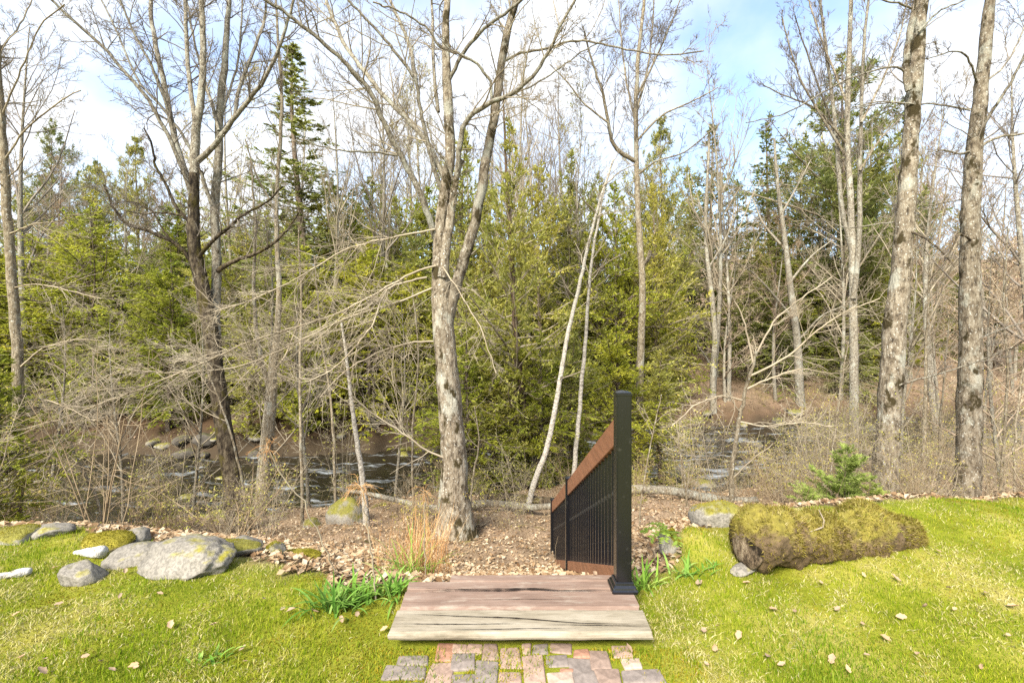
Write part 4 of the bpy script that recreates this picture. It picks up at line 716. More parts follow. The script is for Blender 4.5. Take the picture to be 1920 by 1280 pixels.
PR['fir', 0] = conifer('young_fir', 70, 1.2, cone(.66), 60, .05, 12, 55, .25, 9, 34, .05, .012, M['fir'], .016, .5, .8, 0, (35, 55), True, (20, 65))
used = set()
def put(kind, var, px, d, top, label, group=None, cat='tree', wide=1.0, ground_z=None):
    src = PR[kind, var]; x = (px-CX)/F*d; z = float(ground(x, d)); ht = H-(top-CY)/F*d-z; s = ht/src['h']
    o = src if (kind, var) not in used else copy_tree(src); used.add((kind, var))
    o.location = (x, d, z); sx = s**.75*wide; o.scale = (sx, sx, s); o.rotation_euler = (0, 0, rng.uniform(0, 6.28)); tag(o, label, cat, group); return o
CON = [('bright', 0, 165, 21.5, 385, 'wide bright yellow green hemlock at the left', 1.0), ('bright', 1, 20, 22.5, 430, 'bright green hemlock at the left frame edge', 1.1), ('hemlock', 0, -70, 21, 400, 'dark hemlock cut by the left frame edge', 1), ('hemlock', 1, 285, 25, 470, 'dark green hemlock right of the wide bright one', 1.0),
  ('spire', 0, 565, 25, 88, 'tall narrow spruce spire left of centre', 1.8), ('cedar', 0, 455, 24, 420, 'cedar behind the twin trunked maple', 1.1), ('cedar', 1, 620, 26, 330, 'cedar right of the tall spruce spire', 1.1), ('bright', 1, 705, 25, 400, 'light green cedar left of the central maple', .9), ('cedar', 2, 775, 22.5, 395, 'cedar just left of the central maple trunk', .9),
  ('cedar', 1, 868, 20.8, 240, 'tall cedar straight behind the central maple', .9), ('cedar', 0, 915, 21.5, 330, 'cedar just right of the central maple', .9), ('cedar', 2, 962, 12.3, 225, 'tall open cedar around the dark slim trunk', .62), ('cedar', 1, 1015, 22.5, 300, 'slim cedar behind the white birches', .9), ('cedar', 2, 1070, 24, 275, 'pointed cedar above the white birches', .8),
  ('cedar', 0, 1125, 24.5, 320, 'cedar left of the dark straight trunk', .8), ('bright', 1, 1150, 24, 330, 'light cedar behind the dark straight trunk', .8), ('cedar', 1, 1225, 25.2, 340, 'cedar at the left side of the leafy path', .8), ('bright', 1, 1245, 26.5, 440, 'low bright cedar bending over the leafy path', .8), ('pine', 0, 1240, 34, 205, 'pine crown rising behind the cedars near the path', .7),
  ('spire', 1, 1332, 39, 225, 'pointed fir above the leafy path', 1.3), ('spire', 1, 1300, 46, 330, 'fir behind the path', 1.2), ('hemlock', 1, 1385, 40, 330, 'hemlock right above the leafy path', .9), ('spire', 1, 1440, 38, 225, 'pointed fir left of the big pine', 1.3), ('hemlock', 0, 1400, 33, 440, 'dark hemlock shading the slope by the path', .9), ('hemlock', 1, 1470, 34, 400, 'dark hemlock behind the grey twiggy tree', .9),
  ('pine', 1, 1582, 33, 110, 'big white pine behind the fan shaped tree', 1.25), ('pine', 0, 1500, 42, 260, 'smaller pine left of the big white pine', .8), ('hemlock', 0, 1605, 28.5, 560, 'low hemlock with layered branches left of the leaning trunk', .85), ('hemlock', 1, 1565, 29.5, 640, 'small hemlock at the far bank', .8), ('pine', 1, 1800, 62, 395, 'distant pine between the right trunks', .9), ('pine', 0, 1680, 48, 330, 'pine behind the leaning right trunk', .8),
  ('pine', 1, 105, 46, 228, 'feathery pine top at the upper left', .85), ('pine', 0, 255, 44, 245, 'pine top behind the twin maple limbs', .8), ('pine', 0, 180, 52, 290, 'pine top between the two left pines', .7), ('hemlock', 0, 345, 26, 520, 'low dark hemlock behind the twin maple trunk', .9), ('bright', 0, 60, 25, 560, 'low bright hemlock over the dark left water', .8), ('hemlock', 1, 140, 20.2, 640, 'small dark hemlock hanging over the left water', .9)]
CON += [('cedar', 2, 500, 27, 390, 'cedar left of the spruce spire', 1.1), ('bright', 1, 655, 28, 345, 'light cedar between the spire and the birch snag', 1.1), ('cedar', 0, 700, 30, 330, 'pointed cedar behind the light one near the spire', 1.2), ('cedar', 1, 745, 27, 365, 'cedar left behind the central maple trunk', 1.1), ('bright', 1, 800, 29, 340, 'light cedar behind the fork of the central maple', 1.1), ('cedar', 2, 415, 29, 400, 'cedar right behind the twin maple', 1.2), ('bright', 0, 330, 30, 415, 'broad light hemlock left behind the twin maple', .8), ('cedar', 1, 1290, 44, 310, 'cedar closing the end of the leafy path', 1.1), ('pine', 0, 1640, 36, 190, 'airy pine right of the big white pine', .8), ('bright', 1, 1530, 36, 420, 'light cedar below the big white pine', 1.1), ('bright', 1, 1690, 40, 470, 'light cedar behind the leaning trunk', 1.0)]
for kd, v, px, d, top, lab, w in CON: put(kd, v, px, d, top, lab, wide=w)
put('fir', 0, 1585, 6.7, 838, 'young bright green fir behind the mossy log', wide=1.0)
o = put('fir', 0, 1515, 6.5, 915, 'low fir seedling left of the young fir', wide=1.3); o = put('fir', 0, 1640, 6.6, 905, 'low fir seedling right of the young fir', wide=1.2); put('bright', 1, -12, 6.9, 640, 'bright cedar bough at the left frame edge', wide=.75)
r = np.random.default_rng(21)
for k in range(34):                                  # front row of the wood across the stream
    px = -260+k*45+r.uniform(-22, 22); x = (px-CX)/F*22; d = float(yf(x))+r.uniform(.8, 5.5)
    if px > 1235: continue
    kd = [('cedar', 0), ('bright', 1), ('cedar', 1), ('bright', 0), ('cedar', 2), ('bright', 1)][k*5 % 6]; sp = {'cedar': 'feathery cedar', 'bright': 'bright yellow green evergreen', 'hemlock': 'dark hemlock'}[kd[0]]
    put(*kd, px, d, r.uniform(430, 600), 'low '+sp+' on the far bank '+near(px), sp+'s on the far bank '+near(px), wide=1.0)
for k in range(46):                                  # rows behind, filling the wood
    px = -350+k*40+r.uniform(-30, 30); d = r.uniform(27, 44)
    if px > 1270: continue
    kd = [('cedar', 0), ('hemlock', 0), ('cedar', 2), ('cedar', 1), ('bright', 1), ('spire', 1)][r.integers(6)]
    put(*kd, px, d, r.uniform(350, 450), {'cedar': 'feathery cedar', 'bright': 'bright yellow green evergreen', 'hemlock': 'dark hemlock', 'spire': 'pointed spruce'}[kd[0]]+' back in the wood '+near(px), {'cedar': 'feathery cedar', 'bright': 'bright yellow green evergreen', 'hemlock': 'dark hemlock', 'spire': 'pointed spruce'}[kd[0]]+'s back in the wood '+near(px), wide=1.1)
for k in range(26):
    px = r.uniform(1340, 2050) if k < 10 else r.uniform(1370, 1720); d = r.uniform(40, 70) if k < 10 else r.uniform(31, 46); kd = [('hemlock', 0), ('spire', 1), ('cedar', 1), ('bright', 1)][r.integers(4)]; put(*kd, px, d, r.uniform(430, 520) if px > 1650 else r.uniform(380, 470), {'cedar': 'feathery cedar', 'bright': 'bright yellow green evergreen', 'hemlock': 'dark hemlock', 'spire': 'pointed spruce'}[kd[0]]+' far back in the wood '+near(px), {'cedar': 'feathery cedar', 'bright': 'bright yellow green evergreen', 'hemlock': 'dark hemlock', 'spire': 'pointed spruce'}[kd[0]]+'s far back '+near(px))
for k, (px, d, top) in enumerate([(880, 11.9, 600), (930, 12.0, 650), (1010, 12.1, 610), (1075, 12.4, 620), (1150, 12.6, 600), (1240, 12.9, 650)]):
    put('cedar' if k % 2 else 'bright', k % 2 if k % 2 else 1, px, d, top, ['low light cedar at the water right of the big maple', 'low cedar under the tall open cedar', 'low light cedar behind the kinked birch', 'low cedar behind the thin birch', 'light cedar behind the railing top', 'low cedar right of the dark straight trunk'][k], wide=1.0)

# ---------------------------------------------------------------- bare background trees
def bare_proto(seed, Ht, mat, buds=None, nb=20, up=.5, r0=.13, a=(25, 55), z0=.3):
    rg = np.random.default_rng(seed); zt = np.linspace(0, 1, 14); tp = np.stack([.3*np.sin(zt*4+seed), .3*np.cos(zt*3+seed), zt*Ht], 1); tp -= tp[0]; tp[0, 2] = -.5
    tr = Br(tp[None], (r0*(1-.9*zt))[None]); b1 = spawn(tr, nb, z0, 1, a, .38, .6, .5, 7, .1, up, rg=rg, rmin=.012); b2 = spawn(b1, 7, .2, 1, (25, 55), .45, .3, .55, 5, .13, up*.7, rg=rg, rmin=.008); b3 = spawn(b2, 6, .15, 1, (25, 60), .5, .2, .7, 4, .14, up*.4, rg=rg, rmin=.006, taper=.6)
    root = empty('bare_tree', (0, 0, 0)); V, Fq = tubes([(tr, 8)]); obj('trunk', make_mesh('trunk', V, [Fq], M['bark_grey']), root)
    V, Fq = tubes([(b1, 4), (b2, 3), (b3, 3)]); obj('crown', make_mesh('crown', V, [Fq], mat), root); NTRI[0] += 2*len(Fq)
    if buds:
        V, Fq = leaves_on(b3, 3, .055, .035, .3, (10, 70), 0, rg); tag(obj('buds', make_mesh('buds', V, [Fq], buds, False), root), kind='stuff'); NTRI[0] += 2*len(Fq)
    root['h'] = Ht; return root
PR['bare', 0] = bare_proto(80, 13, M['twig_grey']); PR['bare', 1] = bare_proto(81, 13, M['twig'], None, 24, .8, .12, (18, 40)); PR['bare', 2] = bare_proto(82, 12, M['twig_bud'], M['redbud'], 22, .5); PR['bare', 3] = bare_proto(83, 11, M['twig'], None, 26, .3, .1, (30, 60), .12); PR['bare', 4] = bare_proto(84, 10, M['twig'], M['bud'], 24, .5, .09, (25, 50), .15)
PR['bare', 5] = bare_proto(85, 9, M['twig_bud'], M['beech'], 26, .2, .09, (40, 70), .1)
for k in range(96):
    px = r.uniform(-250, 2150) if k < 70 else r.uniform(1380, 2150); d = r.uniform(23, 48) if k < 70 else r.uniform(33, 58)
    d = max(d, float(yf((px-CX)/F*d))+1.2, float(yf((px-CX)/F*(d+4)))+1.2)
    if 1255 < px < 1345 and d < 50: continue
    if px < 380: v = [2, 3, 2, 4, 0][r.integers(5)]; top = r.uniform(250, 400)
    elif px < 1300: v = [0, 1, 3, 4][r.integers(4)]; top = r.uniform(120, 400)
    else: v = [0, 1, 3, 2, 5][r.integers(5)]; top = r.uniform(170, 460)
    zone = 'left' if px < 640 else ('centre' if px < 1280 else 'right')
    look = {0: 'grey bare tree', 1: 'slim upright bare tree', 2: 'reddish budding tree', 3: 'tan twiggy bare tree', 4: 'yellowish budding tree', 5: 'tan tree holding dry leaves'}[v]
    put('bare', v, px, d, top, look+' across the stream '+near(px), look.replace('tree', 'trees', 1)+' across the stream '+near(px), wide=1.0)
for px, d, top, v, lab in ((1880, 9.5, 480, 5, 'small beech with pale dry leaves at the right edge'), (1850, 14, 520, 5, 'beech with pale dry leaves behind the right trunk'), (1765, 18.3, 520, 2, 'red budded small tree between the right trunks'), (1900, 31, 420, 2, 'red budded tree behind the right trunk'), (1000, 23, 60, 1, 'tall slim bare tree rising right of the maple crown'), (1335, 26.5, 130, 1, 'tall slim bare tree left of the blue sky gap'),
                       (60, 21.5, 40, 0, 'bare tree with bluish twigs in the upper left corner'), (-30, 22, 120, 3, 'bare tree just outside the left edge'), (700, 23.5, 110, 0, 'bare tree left of the central maple limbs'), (610, 21.5, 160, 1, 'slim bare tree beside the spruce spire'), (1930, 11, 130, 0, 'bare tree filling the upper right corner'), (1760, 15, 180, 1, 'slim bare tree between the right trunks'), (1690, 12.5, 420, 3, 'small twiggy tree beside the leaning trunk'), (360, 11.2, 560, 3, 'small twiggy tree behind the twin maple'),
                       (230, 10.8, 590, 3, 'small twiggy tree over the dark water at left'), (580, 11.6, 500, 3, 'small pale twiggy tree behind the forked trunk'), (740, 11.8, 560, 4, 'small budding tree left of the big maple'), (90, 10.4, 560, 3, 'small twiggy tree near the left trunk'), (480, 10.8, 420, 3, 'twiggy tree behind the tan forked trunk')):
    put('bare', v, px, d, top, lab, wide=.8 if top > 300 else 1.0)
# far hillside wood: one mass
r = np.random.default_rng(31); allb = []
for k in range(150):
    d = r.uniform(55, 130); px = r.uniform(-900, 2800) if k < 50 else r.uniform(1200, 2200); x = (px-CX)/F*d; z = float(ground(x, d)); ht = r.uniform(8, 13)
    t = grow(np.array([[x, d, z-.3]]), np.array([[0, 0, 1.]]), np.array([ht]), np.array([.16]), 6, .05, .2, .15, r); b = spawn(t, 14, .15, 1, (20, 50), .35, .5, .5, 4, .1, .6, rg=r, rmin=.03); c = spawn(b, 5, .2, 1, (25, 55), .5, .5, .7, 3, .12, .4, rg=r, rmin=.025)
    allb += [(t, 5), (b, 3), (c, 3)]
V, Fq = tubes(allb); NTRI[0] += 2*len(Fq)
tag(obj('hillside_wood', make_mesh('hillside_wood', V, [Fq], plain_twig('far_twigs', (.26, .19, .14), (.38, .29, .21)))), 'tan mass of bare trees on the distant hillside', 'wood', kind='stuff')

# ---------------------------------------------------------------- undergrowth
def shrub_proto(seed, n, Ht, mat, bud=None, spread=.5):
    rg = np.random.default_rng(seed); org = np.stack([rg.normal(0, .12, n), rg.normal(0, .12, n), np.full(n, -.08)], 1); a = rg.uniform(0, 6.28, n)
    st = grow(org, np.stack([np.cos(a)*spread*rg.uniform(.1, 1, n), np.sin(a)*spread*rg.uniform(.1, 1, n), np.ones(n)], 1), Ht*rg.uniform(.5, 1.1, n), rg.uniform(.005, .010, n), 8, .1, .1, .35, rg)
    b = spawn(st, 9, .2, 1, (35, 75), .5, .15, .55, 5, .12, .05, rg=rg, rmin=.0024); c = spawn(b, 4, .2, 1, (30, 65), .55, .08, .7, 3, .14, .05, rg=rg, rmin=.0018, taper=.6)
    root = empty('bare_shrub', (0, 0, 0)); V, Fq = tubes([(st, 4), (b, 3), (c, 3)]); obj('stems', make_mesh('stems', V, [Fq], mat), root); NTRI[0] += 2*len(Fq)
    if bud: V, Fq = leaves_on(c, 2, .03, .02, .4, (10, 60), 0, rg); tag(obj('buds', make_mesh('buds', V, [Fq], bud, False), root), kind='stuff'); NTRI[0] += 2*len(Fq)
    root['h'] = Ht; return root
SH = [shrub_proto(90, 8, 1.8, M['shrub'], None, .7), shrub_proto(91, 7, 2.1, M['twig_pale'], M['bud'], .6), shrub_proto(92, 9, 1.5, M['twig_pale'], None, .9), shrub_proto(93, 6, 2.4, M['twig'], M['bud'], .4), shrub_proto(94, 9, 1.1, M['shrub'], M['bud'], 1.1)]
su = set(); r = np.random.default_rng(41); cnt = 0
while cnt < 150:
    px = r.uniform(-120, 2040) if cnt < 105 else r.uniform(1440, 1960); d = r.uniform(6.3, 14) if cnt < 105 else r.uniform(8.5, 15); d = d if cnt >= 105 else r.uniform(6.3, 14) if px > 480 or r.random() < .3 else r.uniform(4.6, 11.5); x = (px-CX)/F*d
    if d > yn(x)-.3 or d < yc(x)+1.2: continue
    if px < 480 and r.random() < .55: continue
    if 560 < px < 1200 and d < 7.6: continue
    if 1000 < px < 1130 and d < 8: continue
    if 1200 < px < 1440 and d < 8 and r.random() < .6: continue
    k = r.integers(5); o = SH[k] if k not in su else copy_tree(SH[k]); su.add(k); z = float(ground(x, d)); s = r.uniform(.6, 1.15)*(1.1 if px < 480 else .95)
    if 780 < px < 1100: s *= .7
    o.location = (x, d, z); o.scale = (s, s, s*r.uniform(.8, 1.2)); o.rotation_euler = (0, 0, r.uniform(0, 6.28)); cnt += 1
    zone = near(px)
    tag(o, ['tan multi stemmed bare shrub', 'tan shrub with opening yellow buds', 'low pale tangled bare shrub', 'tall thin budding shrub', 'low wide spreading bare shrub'][k]+' on the near bank '+zone, 'shrub', ['tan bare', 'budding', 'pale tangled', 'tall budding', 'low spreading'][k]+' shrubs on the near bank '+zone)
for k in range(46):                                  # brush along the far bank
    px = r.uniform(-60, 1960); px = px if not 1190 < px < 1480 else r.uniform(-60, 900); x = (px-CX)/F*21; y = float(yf(x))+r.uniform(.4, 3.2); px = CX+x/y*F; q = r.integers(5); o = copy_tree(SH[q]); sc = r.uniform(.7, 1.2); o.location = (x, y, float(ground(x, y))); o.scale = (sc, sc, sc); o.rotation_euler = (0, 0, r.uniform(0, 6.28))
    tag(o, ['tan multi stemmed bare shrub', 'tan shrub with opening yellow buds', 'low pale tangled bare shrub', 'tall thin budding shrub', 'low wide spreading bare shrub'][q]+' on the far bank '+near(px), 'shrub', ['tan bare', 'budding', 'pale tangled', 'tall budding', 'low spreading'][q]+' shrubs on the far bank '+near(px))
# thicket of fine stems and dead grass along the slope: nobody could count it
r = np.random.default_rng(51); n = 2600; px = r.uniform(-150, 2070, n); d = r.uniform(4.2, 15, n); x = (px-CX)/F*d; ok = (d < yn(x)-.1) & (d > yc(x)+.9) & ~((px > 560) & (px < 1215) & (d < 5.2)) & ~((px < 480) & (r.random(n) < .6)); x, d = x[ok], d[ok]; n = len(x)
a = r.uniform(0, 6.28, n); st = grow(np.stack([x, d, ground(x, d)-.02], 1), np.stack([np.cos(a)*.5, np.sin(a)*.5, np.ones(n)], 1), r.gamma(2.2, .13, n)+.06, r.uniform(.0018, .0035, n), 5, .14, -.05, .4, r)
sel = r.random(n) < .35; b = spawn(Br(st.pts[sel], st.rad[sel]), 4, .3, 1, (25, 60), .45, .06, .7, 3, .1, 0, rg=r, rmin=.0014)
V, Fq = tubes([(st, 3), (b, 3)]); NTRI[0] += 2*len(Fq); tag(obj('thicket', make_mesh('thicket', V, [Fq], M['shrub'])), 'fine tan dead stems and brush over the near bank', 'brush', kind='stuff')
# fallen leaves on the slope
def leaf_scatter(x, y, z, size, r, mat, name, label, lift=.35):
    n = len(x); a = r.uniform(0, 6.28, n); tl = r.normal(0, lift, (n, 2)); d = nz(np.stack([np.cos(a), np.sin(a), tl[:, 0]], 1)); s = nz(np.stack([-np.sin(a), np.cos(a), tl[:, 1]], 1)); L = size*r.uniform(.6, 1.4, n)
    p = np.stack([x, y, z], 1); up = np.array([0, 0, 1.])*(L*r.uniform(.05, .3, n))[:, None]; hw = (L*r.uniform(.28, .42, n))[:, None]; Lc = L[:, None]
    V = np.stack([p-d*Lc*.5, p-d*Lc*.05+s*hw+up, p+d*Lc*.5+up*.3, p-d*Lc*.05-s*hw+up*.8], 1).reshape(-1, 3); i = np.arange(n)[:, None]*4
    Fq = np.concatenate([i+np.array([[0, 2, 1]]), i+np.array([[0, 3, 2]])]); NTRI[0] += len(Fq)
    return tag(obj(name, make_mesh(name, V, [Fq], mat, False)), label, 'leaves', kind='stuff')
r = np.random.default_rng(61); n = 56000; px = r.uniform(-100, 2020, n); d = 2.3+(13.5-2.3)*r.uniform(0, 1, n)**1.5; x = (px-CX)/F*d; s = d-yc(x)+.12*noise(x, d, 0, 4); ok = (s > .12) & (d < yn(x)) & ~((np.abs(x-.05) < .66) & (d < 2.55)); x, d = x[ok], d[ok]
leaf_scatter(x, d, ground(x, d)+.008+r.uniform(0, .02, len(x)), .048, r, M['litter'], 'leaf_litter', 'brown and tan fallen leaves covering the slope behind the lawn')
n = 16000; px = r.uniform(-100, 2020, n); d = r.uniform(18, 50, n); x = (px-CX)/F*d; ok = d > yf(x)+.5; x, d = x[ok], d[ok]
leaf_scatter(x, d, ground(x, d)+.02, .13, r, M['litter_far'], 'leaf_litter', 'brown fallen leaves on the wood floor across the stream')

# ---------------------------------------------------------------- lawn: blades, moss, leaves
def blades(x, y, z, h, w, r, mat, name, label, lean=.5, parent=None, cat='grass'):
    n = len(x); a = r.uniform(0, 6.28, n); b = r.uniform(0, 6.28, n); s = np.stack([np.cos(a), np.sin(a), np.zeros(n)], 1)*w[:, None]; le = np.stack([np.cos(b), np.sin(b), np.zeros(n)], 1)*(h*r.uniform(.1, 1, n)*lean)[:, None]
    p = np.stack([x, y, z-.004], 1); up = np.stack([np.zeros(n), np.zeros(n), h], 1)
    V = np.stack([p-s, p+s, p+up*.6+le*.4+s*.75, p+up*.6+le*.4-s*.75, p+up+le*1.2], 1).reshape(-1, 3); i = np.arange(n)[:, None]*5
    NTRI[0] += 3*n
    return tag(obj(name, make_mesh(name, V, [i+np.array([[0, 1, 2, 3]]), i+np.array([[3, 2, 4]])], mat, False), parent), label, cat, kind='stuff')
r = np.random.default_rng(71); n = 210000; d = 1.45+2.5*r.uniform(0, 1, n)**1.25; x = r.uniform(-1.30, 1.30, n)*d
s = d-yc(x)+.12*noise(x, d, 0, 4); inl = (s < .12) & ~((x > -.56) & (x < .63) & (d > 2.0)) & ~((x > -.62) & (x < .74) & (d < 2.03)); x, d = x[inl], d[inl]; n = len(x); z = ground(x, d)
gz = fbm(x, d, 0, 2.0)+.6*fbm(x, d, 9, 5)+r.normal(0, .3, n)                     # patchiness: moss and straw against grass
edge = sm(2.4, 3.3, d)*.55; moss = gz+edge-.25*sm(1.2, 2, np.abs(x)) > .42; straw = (~moss) & (fbm(x, d, 4, 2.6)+.5*fbm(x, d, 1, 7)+r.normal(0, .45, n) > .27); grs = ~(moss | straw)
tall = 1+.5*np.clip(fbm(x, d, 6, 1.8), -1, 1)
k = grs; blades(x[k], d[k], z[k], r.uniform(.012, .030, k.sum())*tall[k], r.uniform(.0011, .002, k.sum()), r, M['grass'], 'lawn_grass', 'bright green spring grass of the lawn')
k = straw; blades(x[k], d[k], z[k], r.uniform(.010, .024, k.sum()), r.uniform(.0013, .0028, k.sum()), r, M['straw'], 'dead_grass', 'pale dead grass between the green blades', 1.6)
k = moss; blades(x[k], d[k], z[k], r.uniform(.006, .014, k.sum()), r.uniform(.0018, .0035, k.sum()), r, M['mossb'], 'lawn_moss', 'olive yellow moss patches in the lawn', .8, cat='moss')
# moss and grass between the bricks and along the timber
n = 17000; x = r.uniform(-.66, .80, n); d = r.uniform(1.42, 2.03, n); k = (fbm(x, d, 2, 4.5)+.7*sm(1.88, 2.03, d)+.3*sm(.35, .7, np.abs(x-.05)) > -.05); x, d = x[k], d[k]; q = r.random(len(x)) < .3
blades(x[~q], d[~q], np.full((~q).sum(), -.088), r.uniform(.007, .015, (~q).sum()), r.uniform(.0015, .003, (~q).sum()), r, M['mossb'], 'path_moss', 'yellow green moss growing between the bricks', .8, cat='moss'); blades(x[q], d[q], np.full(q.sum(), -.088), r.uniform(.012, .034, q.sum()), r.uniform(.001, .002, q.sum()), r, M['grass'], 'path_grass', 'short grass growing between the bricks')
# moss tufts on the log
def tufts(o, n, h, w, mat, nzmin, rg, patch=(0, -1)):
    me = o.data; m = len(me.polygons); me.calc_loop_triangles(); T = np.zeros(len(me.loop_triangles)*3, dtype=np.int32); me.loop_triangles.foreach_get('vertices', T); T = T.reshape(-1, 3); V = np.zeros(len(me.vertices)*3); me.vertices.foreach_get('co', V); V = V.reshape(-1, 3)
    a, b, c = V[T[:, 0]], V[T[:, 1]], V[T[:, 2]]; cr_ = np.cross(b-a, c-a); ar = np.linalg.norm(cr_, axis=1); nn = nz(cr_); ok = (nn[:, 2] > nzmin)
    if ok.sum() == 0: return
    pr = ar*ok; idx = rg.choice(len(T), n, p=pr/pr.sum()); u, v = rg.uniform(0, 1, n), rg.uniform(0, 1, n); fl = u+v > 1; u[fl], v[fl] = 1-u[fl], 1-v[fl]
    p = a[idx]+(b-a)[idx]*u[:, None]+(c-a)[idx]*v[:, None]; k = fbm(p[:, 0]*3+patch[0], p[:, 1]*3, p[:, 2]*3, 2.5)+.4*rg.normal(size=n) > patch[1]; p, nn = p[k], nn[idx][k]; n = len(p)
    hh = rg.uniform(.4, 1.3, n)*h; s_ = nz(rg.normal(size=(n, 3)))*(w*rg.uniform(.5, 1.3, n))[:, None]; tip = p+nz(nn+.7*rg.normal(size=(n, 3))+np.array([0, 0, .3]))*hh[:, None]
    Vn = np.stack([p-s_-nn*.003, p+s_-nn*.003, tip], 1).reshape(-1, 3); t = make_mesh('moss', Vn, [np.arange(n*3).reshape(n, 3)], mat, False); ob = obj('moss', t, o); tag(ob, kind='stuff'); NTRI[0] += n; return ob
tufts(lo, 34000, .024, .0026, M['log_moss'], -.3, r, (0, .0)); tufts(lo, 6000, .03, .0015, M['straw'], .2, r, (4, .1)); tufts(lo, 5000, .022, .0016, M['grass'], .4, r, (7, .2))
for o in list(bpy.data.objects):
    if o.name.startswith('rock') and o.location.y < 4 and o.data.materials[0] in (M['rock_full'], M['rock_moss']): tufts(o, 5000 if o.data.materials[0] is M['rock_full'] else 2200, .010, .0026, M['mossb'], .25 if o.data.materials[0] is M['rock_full'] else .55, r, (o.location.x, -.4))
# single dry leaves on the lawn
def leaf_mesh(seed):
    rg = np.random.default_rng(seed); nu, nv = 7, 5; u, v = np.meshgrid(np.linspace(-1, 1, nu), np.linspace(-1, 1, nv)); wd = np.sqrt(np.maximum(1-u**2, .01))*(1+.25*np.sin(u*7+seed)); X = u; Y = v*wd*.55; Z = .25*(v*wd)**2*rg.uniform(.3, 1.4)+.22*u**2*rg.uniform(-.4, 1.2)+.06*np.sin(u*5+v*4+seed)
    return make_mesh('leaf', np.stack([X, Y, Z], -1)*.034, [grid_faces(nv, nu)], M['dryleaf'])
LM = [leaf_mesh(k) for k in range(5)]
spots = [(1400, 1100), (1310, 1100), (1620, 1085), (1345, 1182), (1490, 1155), (1385, 1200), (1320, 1192), (1465, 1255), (1560, 1245), (1625, 1238), (1440, 1240), (1325, 1255), (1690, 1165), (1618, 1178), (1570, 1150), (1780, 1110), (1735, 1145), (1790, 1150), (1830, 1185), (1900, 1145), (1850, 1120), (1680, 1092), (1760, 1040), (110, 1140), (30, 1160), (225, 1125), (40, 1242), (85, 1245), (160, 1240), (190, 1250), (250, 1258), (255, 1262), (80, 1268), (210, 1265), (400, 1180), (320, 1180), (455, 1225), (460, 1250), (495, 1130), (530, 1150), (545, 1152), (590, 1155), (640, 1170), (670, 1160), (740, 1195), (760, 1200), (790, 1205), (720, 1188), (1180, 1220), (1100, 1205), (1340, 1225), (1590, 1265), (1720, 1235), (1840, 1260), (1890, 1200), (1660, 1205), (1540, 1100), (1450, 1150), (300, 1120), (235, 1078), (100, 1072), (1115, 1112)]
for k, (px, py) in enumerate(spots):
    d = 2.0
    for _ in range(30):
        x = (px-CX)/F*d; z = float(ground(x, d)); d += ((H-z)*F/(py-CY)-d)*.6
    if (px, py) == (1115, 1112): z = .004-.028
    o = obj('dry_leaf', LM[k % 5], None, (x, d, z+(.026 if not (-.6 < x < .75 and d < 2.05) else .016))); s = r.uniform(.35, .72); o.scale = (s, s, s); o.rotation_euler = (r.normal(0, .35), r.normal(0, .35), r.uniform(0, 6.28))
    if (px, py) == (1115, 1112): tag(o, 'curled brown leaf lying on the brown landing boards', 'leaf')
    else: zone = 'left of the landing' if px < 720 else ('by the bricks' if px < 1215 else 'right of the landing'); tag(o, 'single curled dry tan leaf on the lawn '+zone, 'leaf', 'dry leaves on the lawn '+zone)
# strap-leaved clumps, dry orange grass, fern, stalks
def strap(px, py, d, n, L, w, label, mat, cat='plant', name='daylily_clump', sp=.05, up=(.5, 1.2), arch=-1.3, seed=0):
    rg = np.random.default_rng(seed+int(px)); b = on_ground(px, d); root = empty(name, b); tag(root, label, cat); a = rg.uniform(0, 6.28, n)
    br = grow(np.stack([rg.normal(0, sp, n), rg.normal(0, sp*.7, n), np.full(n, -.01)], 1), np.stack([np.cos(a)*rg.uniform(.15, 1, n), np.sin(a)*rg.uniform(.15, 1, n), rg.uniform(*up, n)*1.5], 1), L*rg.uniform(.5, 1.15, n), np.full(n, w), 7, .05, arch, .1, rg)
    p = br.pts; T = nz(np.gradient(p, axis=1)); s = nz(np.cross(T, np.array([0, 0, 1.])+.01)); wv = (w*np.array([.7, 1, 1, .95, .8, .5, .08]))[None, :, None]; mid = p-np.cross(s, T)*wv*.35
    V = np.stack([p-s*wv, mid, p+s*wv], 2); i = np.arange(n*7*3).reshape(n, 7, 3); Fq = np.concatenate([np.stack([i[:, :-1, c], i[:, :-1, c+1], i[:, 1:, c+1], i[:, 1:, c]], -1).reshape(-1, 4) for c in (0, 1)]); NTRI[0] += 2*len(Fq)
    obj('leaves', make_mesh('leaves', V, [Fq], mat), root); return root
for px, d, n, L, lab in ((632, 2.32, 60, .20, 'fresh green daylily clump at the leaf pile left of the landing'), (690, 2.42, 34, .17, 'small daylily clump behind the stalk foot'), (738, 2.44, 46, .18, 'daylily clump against the left corner of the landing'), (655, 2.36, 30, .17, 'narrow daylily clump between two larger ones'), (1207, 2.58, 34, .19, 'daylily clump right behind the black post'), (1292, 2.62, 24, .15, 'small daylily clump below the mossy mound'), (1325, 2.64, 10, .10, 'tiny strap leaved shoot right of the small daylily'), (400, 1.95, 14, .09, 'dark tuft of coarse grass in the left lawn')):
    strap(px, 0, d, n, L, .0065, lab, M['lily'], sp=.045)
strap(790, 0, 3.3, 320, .5, .0013, 'clump of orange dry ornamental grass behind the landing', M['orange_grass'], 'grass', 'dry_grass_clump', .10, (.7, 1.6), -.5); strap(745, 0, 3.5, 120, .42, .0013, 'smaller clump of orange dry grass at the leaf pile', M['orange_grass'], 'grass', 'dry_grass_clump', .12, (.5, 1.3), -.6); strap(775, 0, 3.2, 60, .35, .004, 'yellow green shoots at the foot of the orange grass', M['lily'], 'grass', 'grass_tuft', .06)
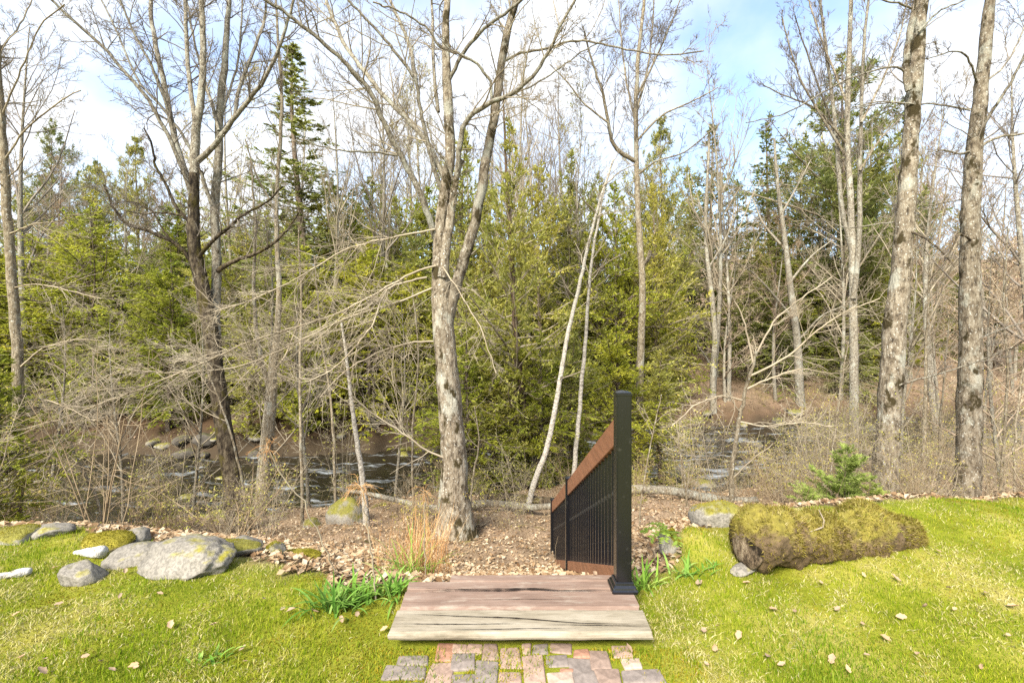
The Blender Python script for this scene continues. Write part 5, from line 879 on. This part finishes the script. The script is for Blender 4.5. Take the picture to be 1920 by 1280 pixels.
def stalk(pts, d0, d1, w, lab, head):
    q, rr = trace(pts, d0, d1, w, w*.6, 18); q[0, 2] = float(ground(q[0, 0], q[0, 1]))-.02; root = empty('dry_stalk', q[0]); tag(root, lab, 'stalk'); V, Fq = tubes([(Br(q[None], rr[None]), 6)]); mk('stem', V, Fq, M['twig_pale'], root)
    if head:
        rg = np.random.default_rng(int(d0*100)); hb = grow(np.repeat(q[-1:], head, 0)-rg.uniform(0, .06, (head, 1))*nz(q[-1]-q[-2]), nz(rg.normal(size=(head, 3))+np.array([0, 0, .9])), rg.uniform(.06, .13, head), np.full(head, .0012), 6, .1, -1.8, .5, rg); V, Fq = tubes([(hb, 3), (spawn(hb, 5, .3, 1, (20, 60), .3, .02, .7, 3, .1, -.3, rg=rg, rmin=.0008), 3)]); mk('seed_head', V, Fq, M['orange_grass'], root)
stalk([(642, 1095), (625, 1060), (600, 1000), (560, 930), (515, 870), (497, 830)], 2.75, 2.5, 3.2, 'long pale dry stalk leaning left from the leaf pile', 18); stalk([(705, 1118), (700, 1060), (690, 1000), (682, 950), (676, 905)], 2.4, 2.3, 3.4, 'upright pale dry stalk with drooping tan seed head', 30); stalk([(797, 1075), (797, 1000), (796, 950), (795, 915)], 3.0, 2.9, 2.2, 'thin dry stalk with small tan seed head by the maple', 22); stalk([(704, 1118), (685, 1080), (668, 1050)], 2.4, 2.55, 1.8, 'short broken dry stalk beside the upright one', 0)
# fern
b = on_ground(1258, 2.9); root = empty('fern', b); tag(root, 'small green fern over the dark stump-like rock', 'fern'); rg = np.random.default_rng(5)
for k in range(6):
    a = 2.2+k*.5; fr = grow(np.array([[0, 0, .10]]), np.array([[math.cos(a), math.sin(a)*.8, .9]]), np.array([.20]), np.array([.0016]), 10, .03, -1.6, .4, rg); V, Fq = tubes([(fr, 4)]); V2, F2 = leaves_on(fr, 46, .035, .011, .12, (60, 80), 1.0, rg); fo = obj('frond', make_mesh('frond', np.concatenate([V, V2]), [np.concatenate([Fq, F2+len(V)])], M['fern'], False), root)
print('TOTAL_TRIS', NTRI)
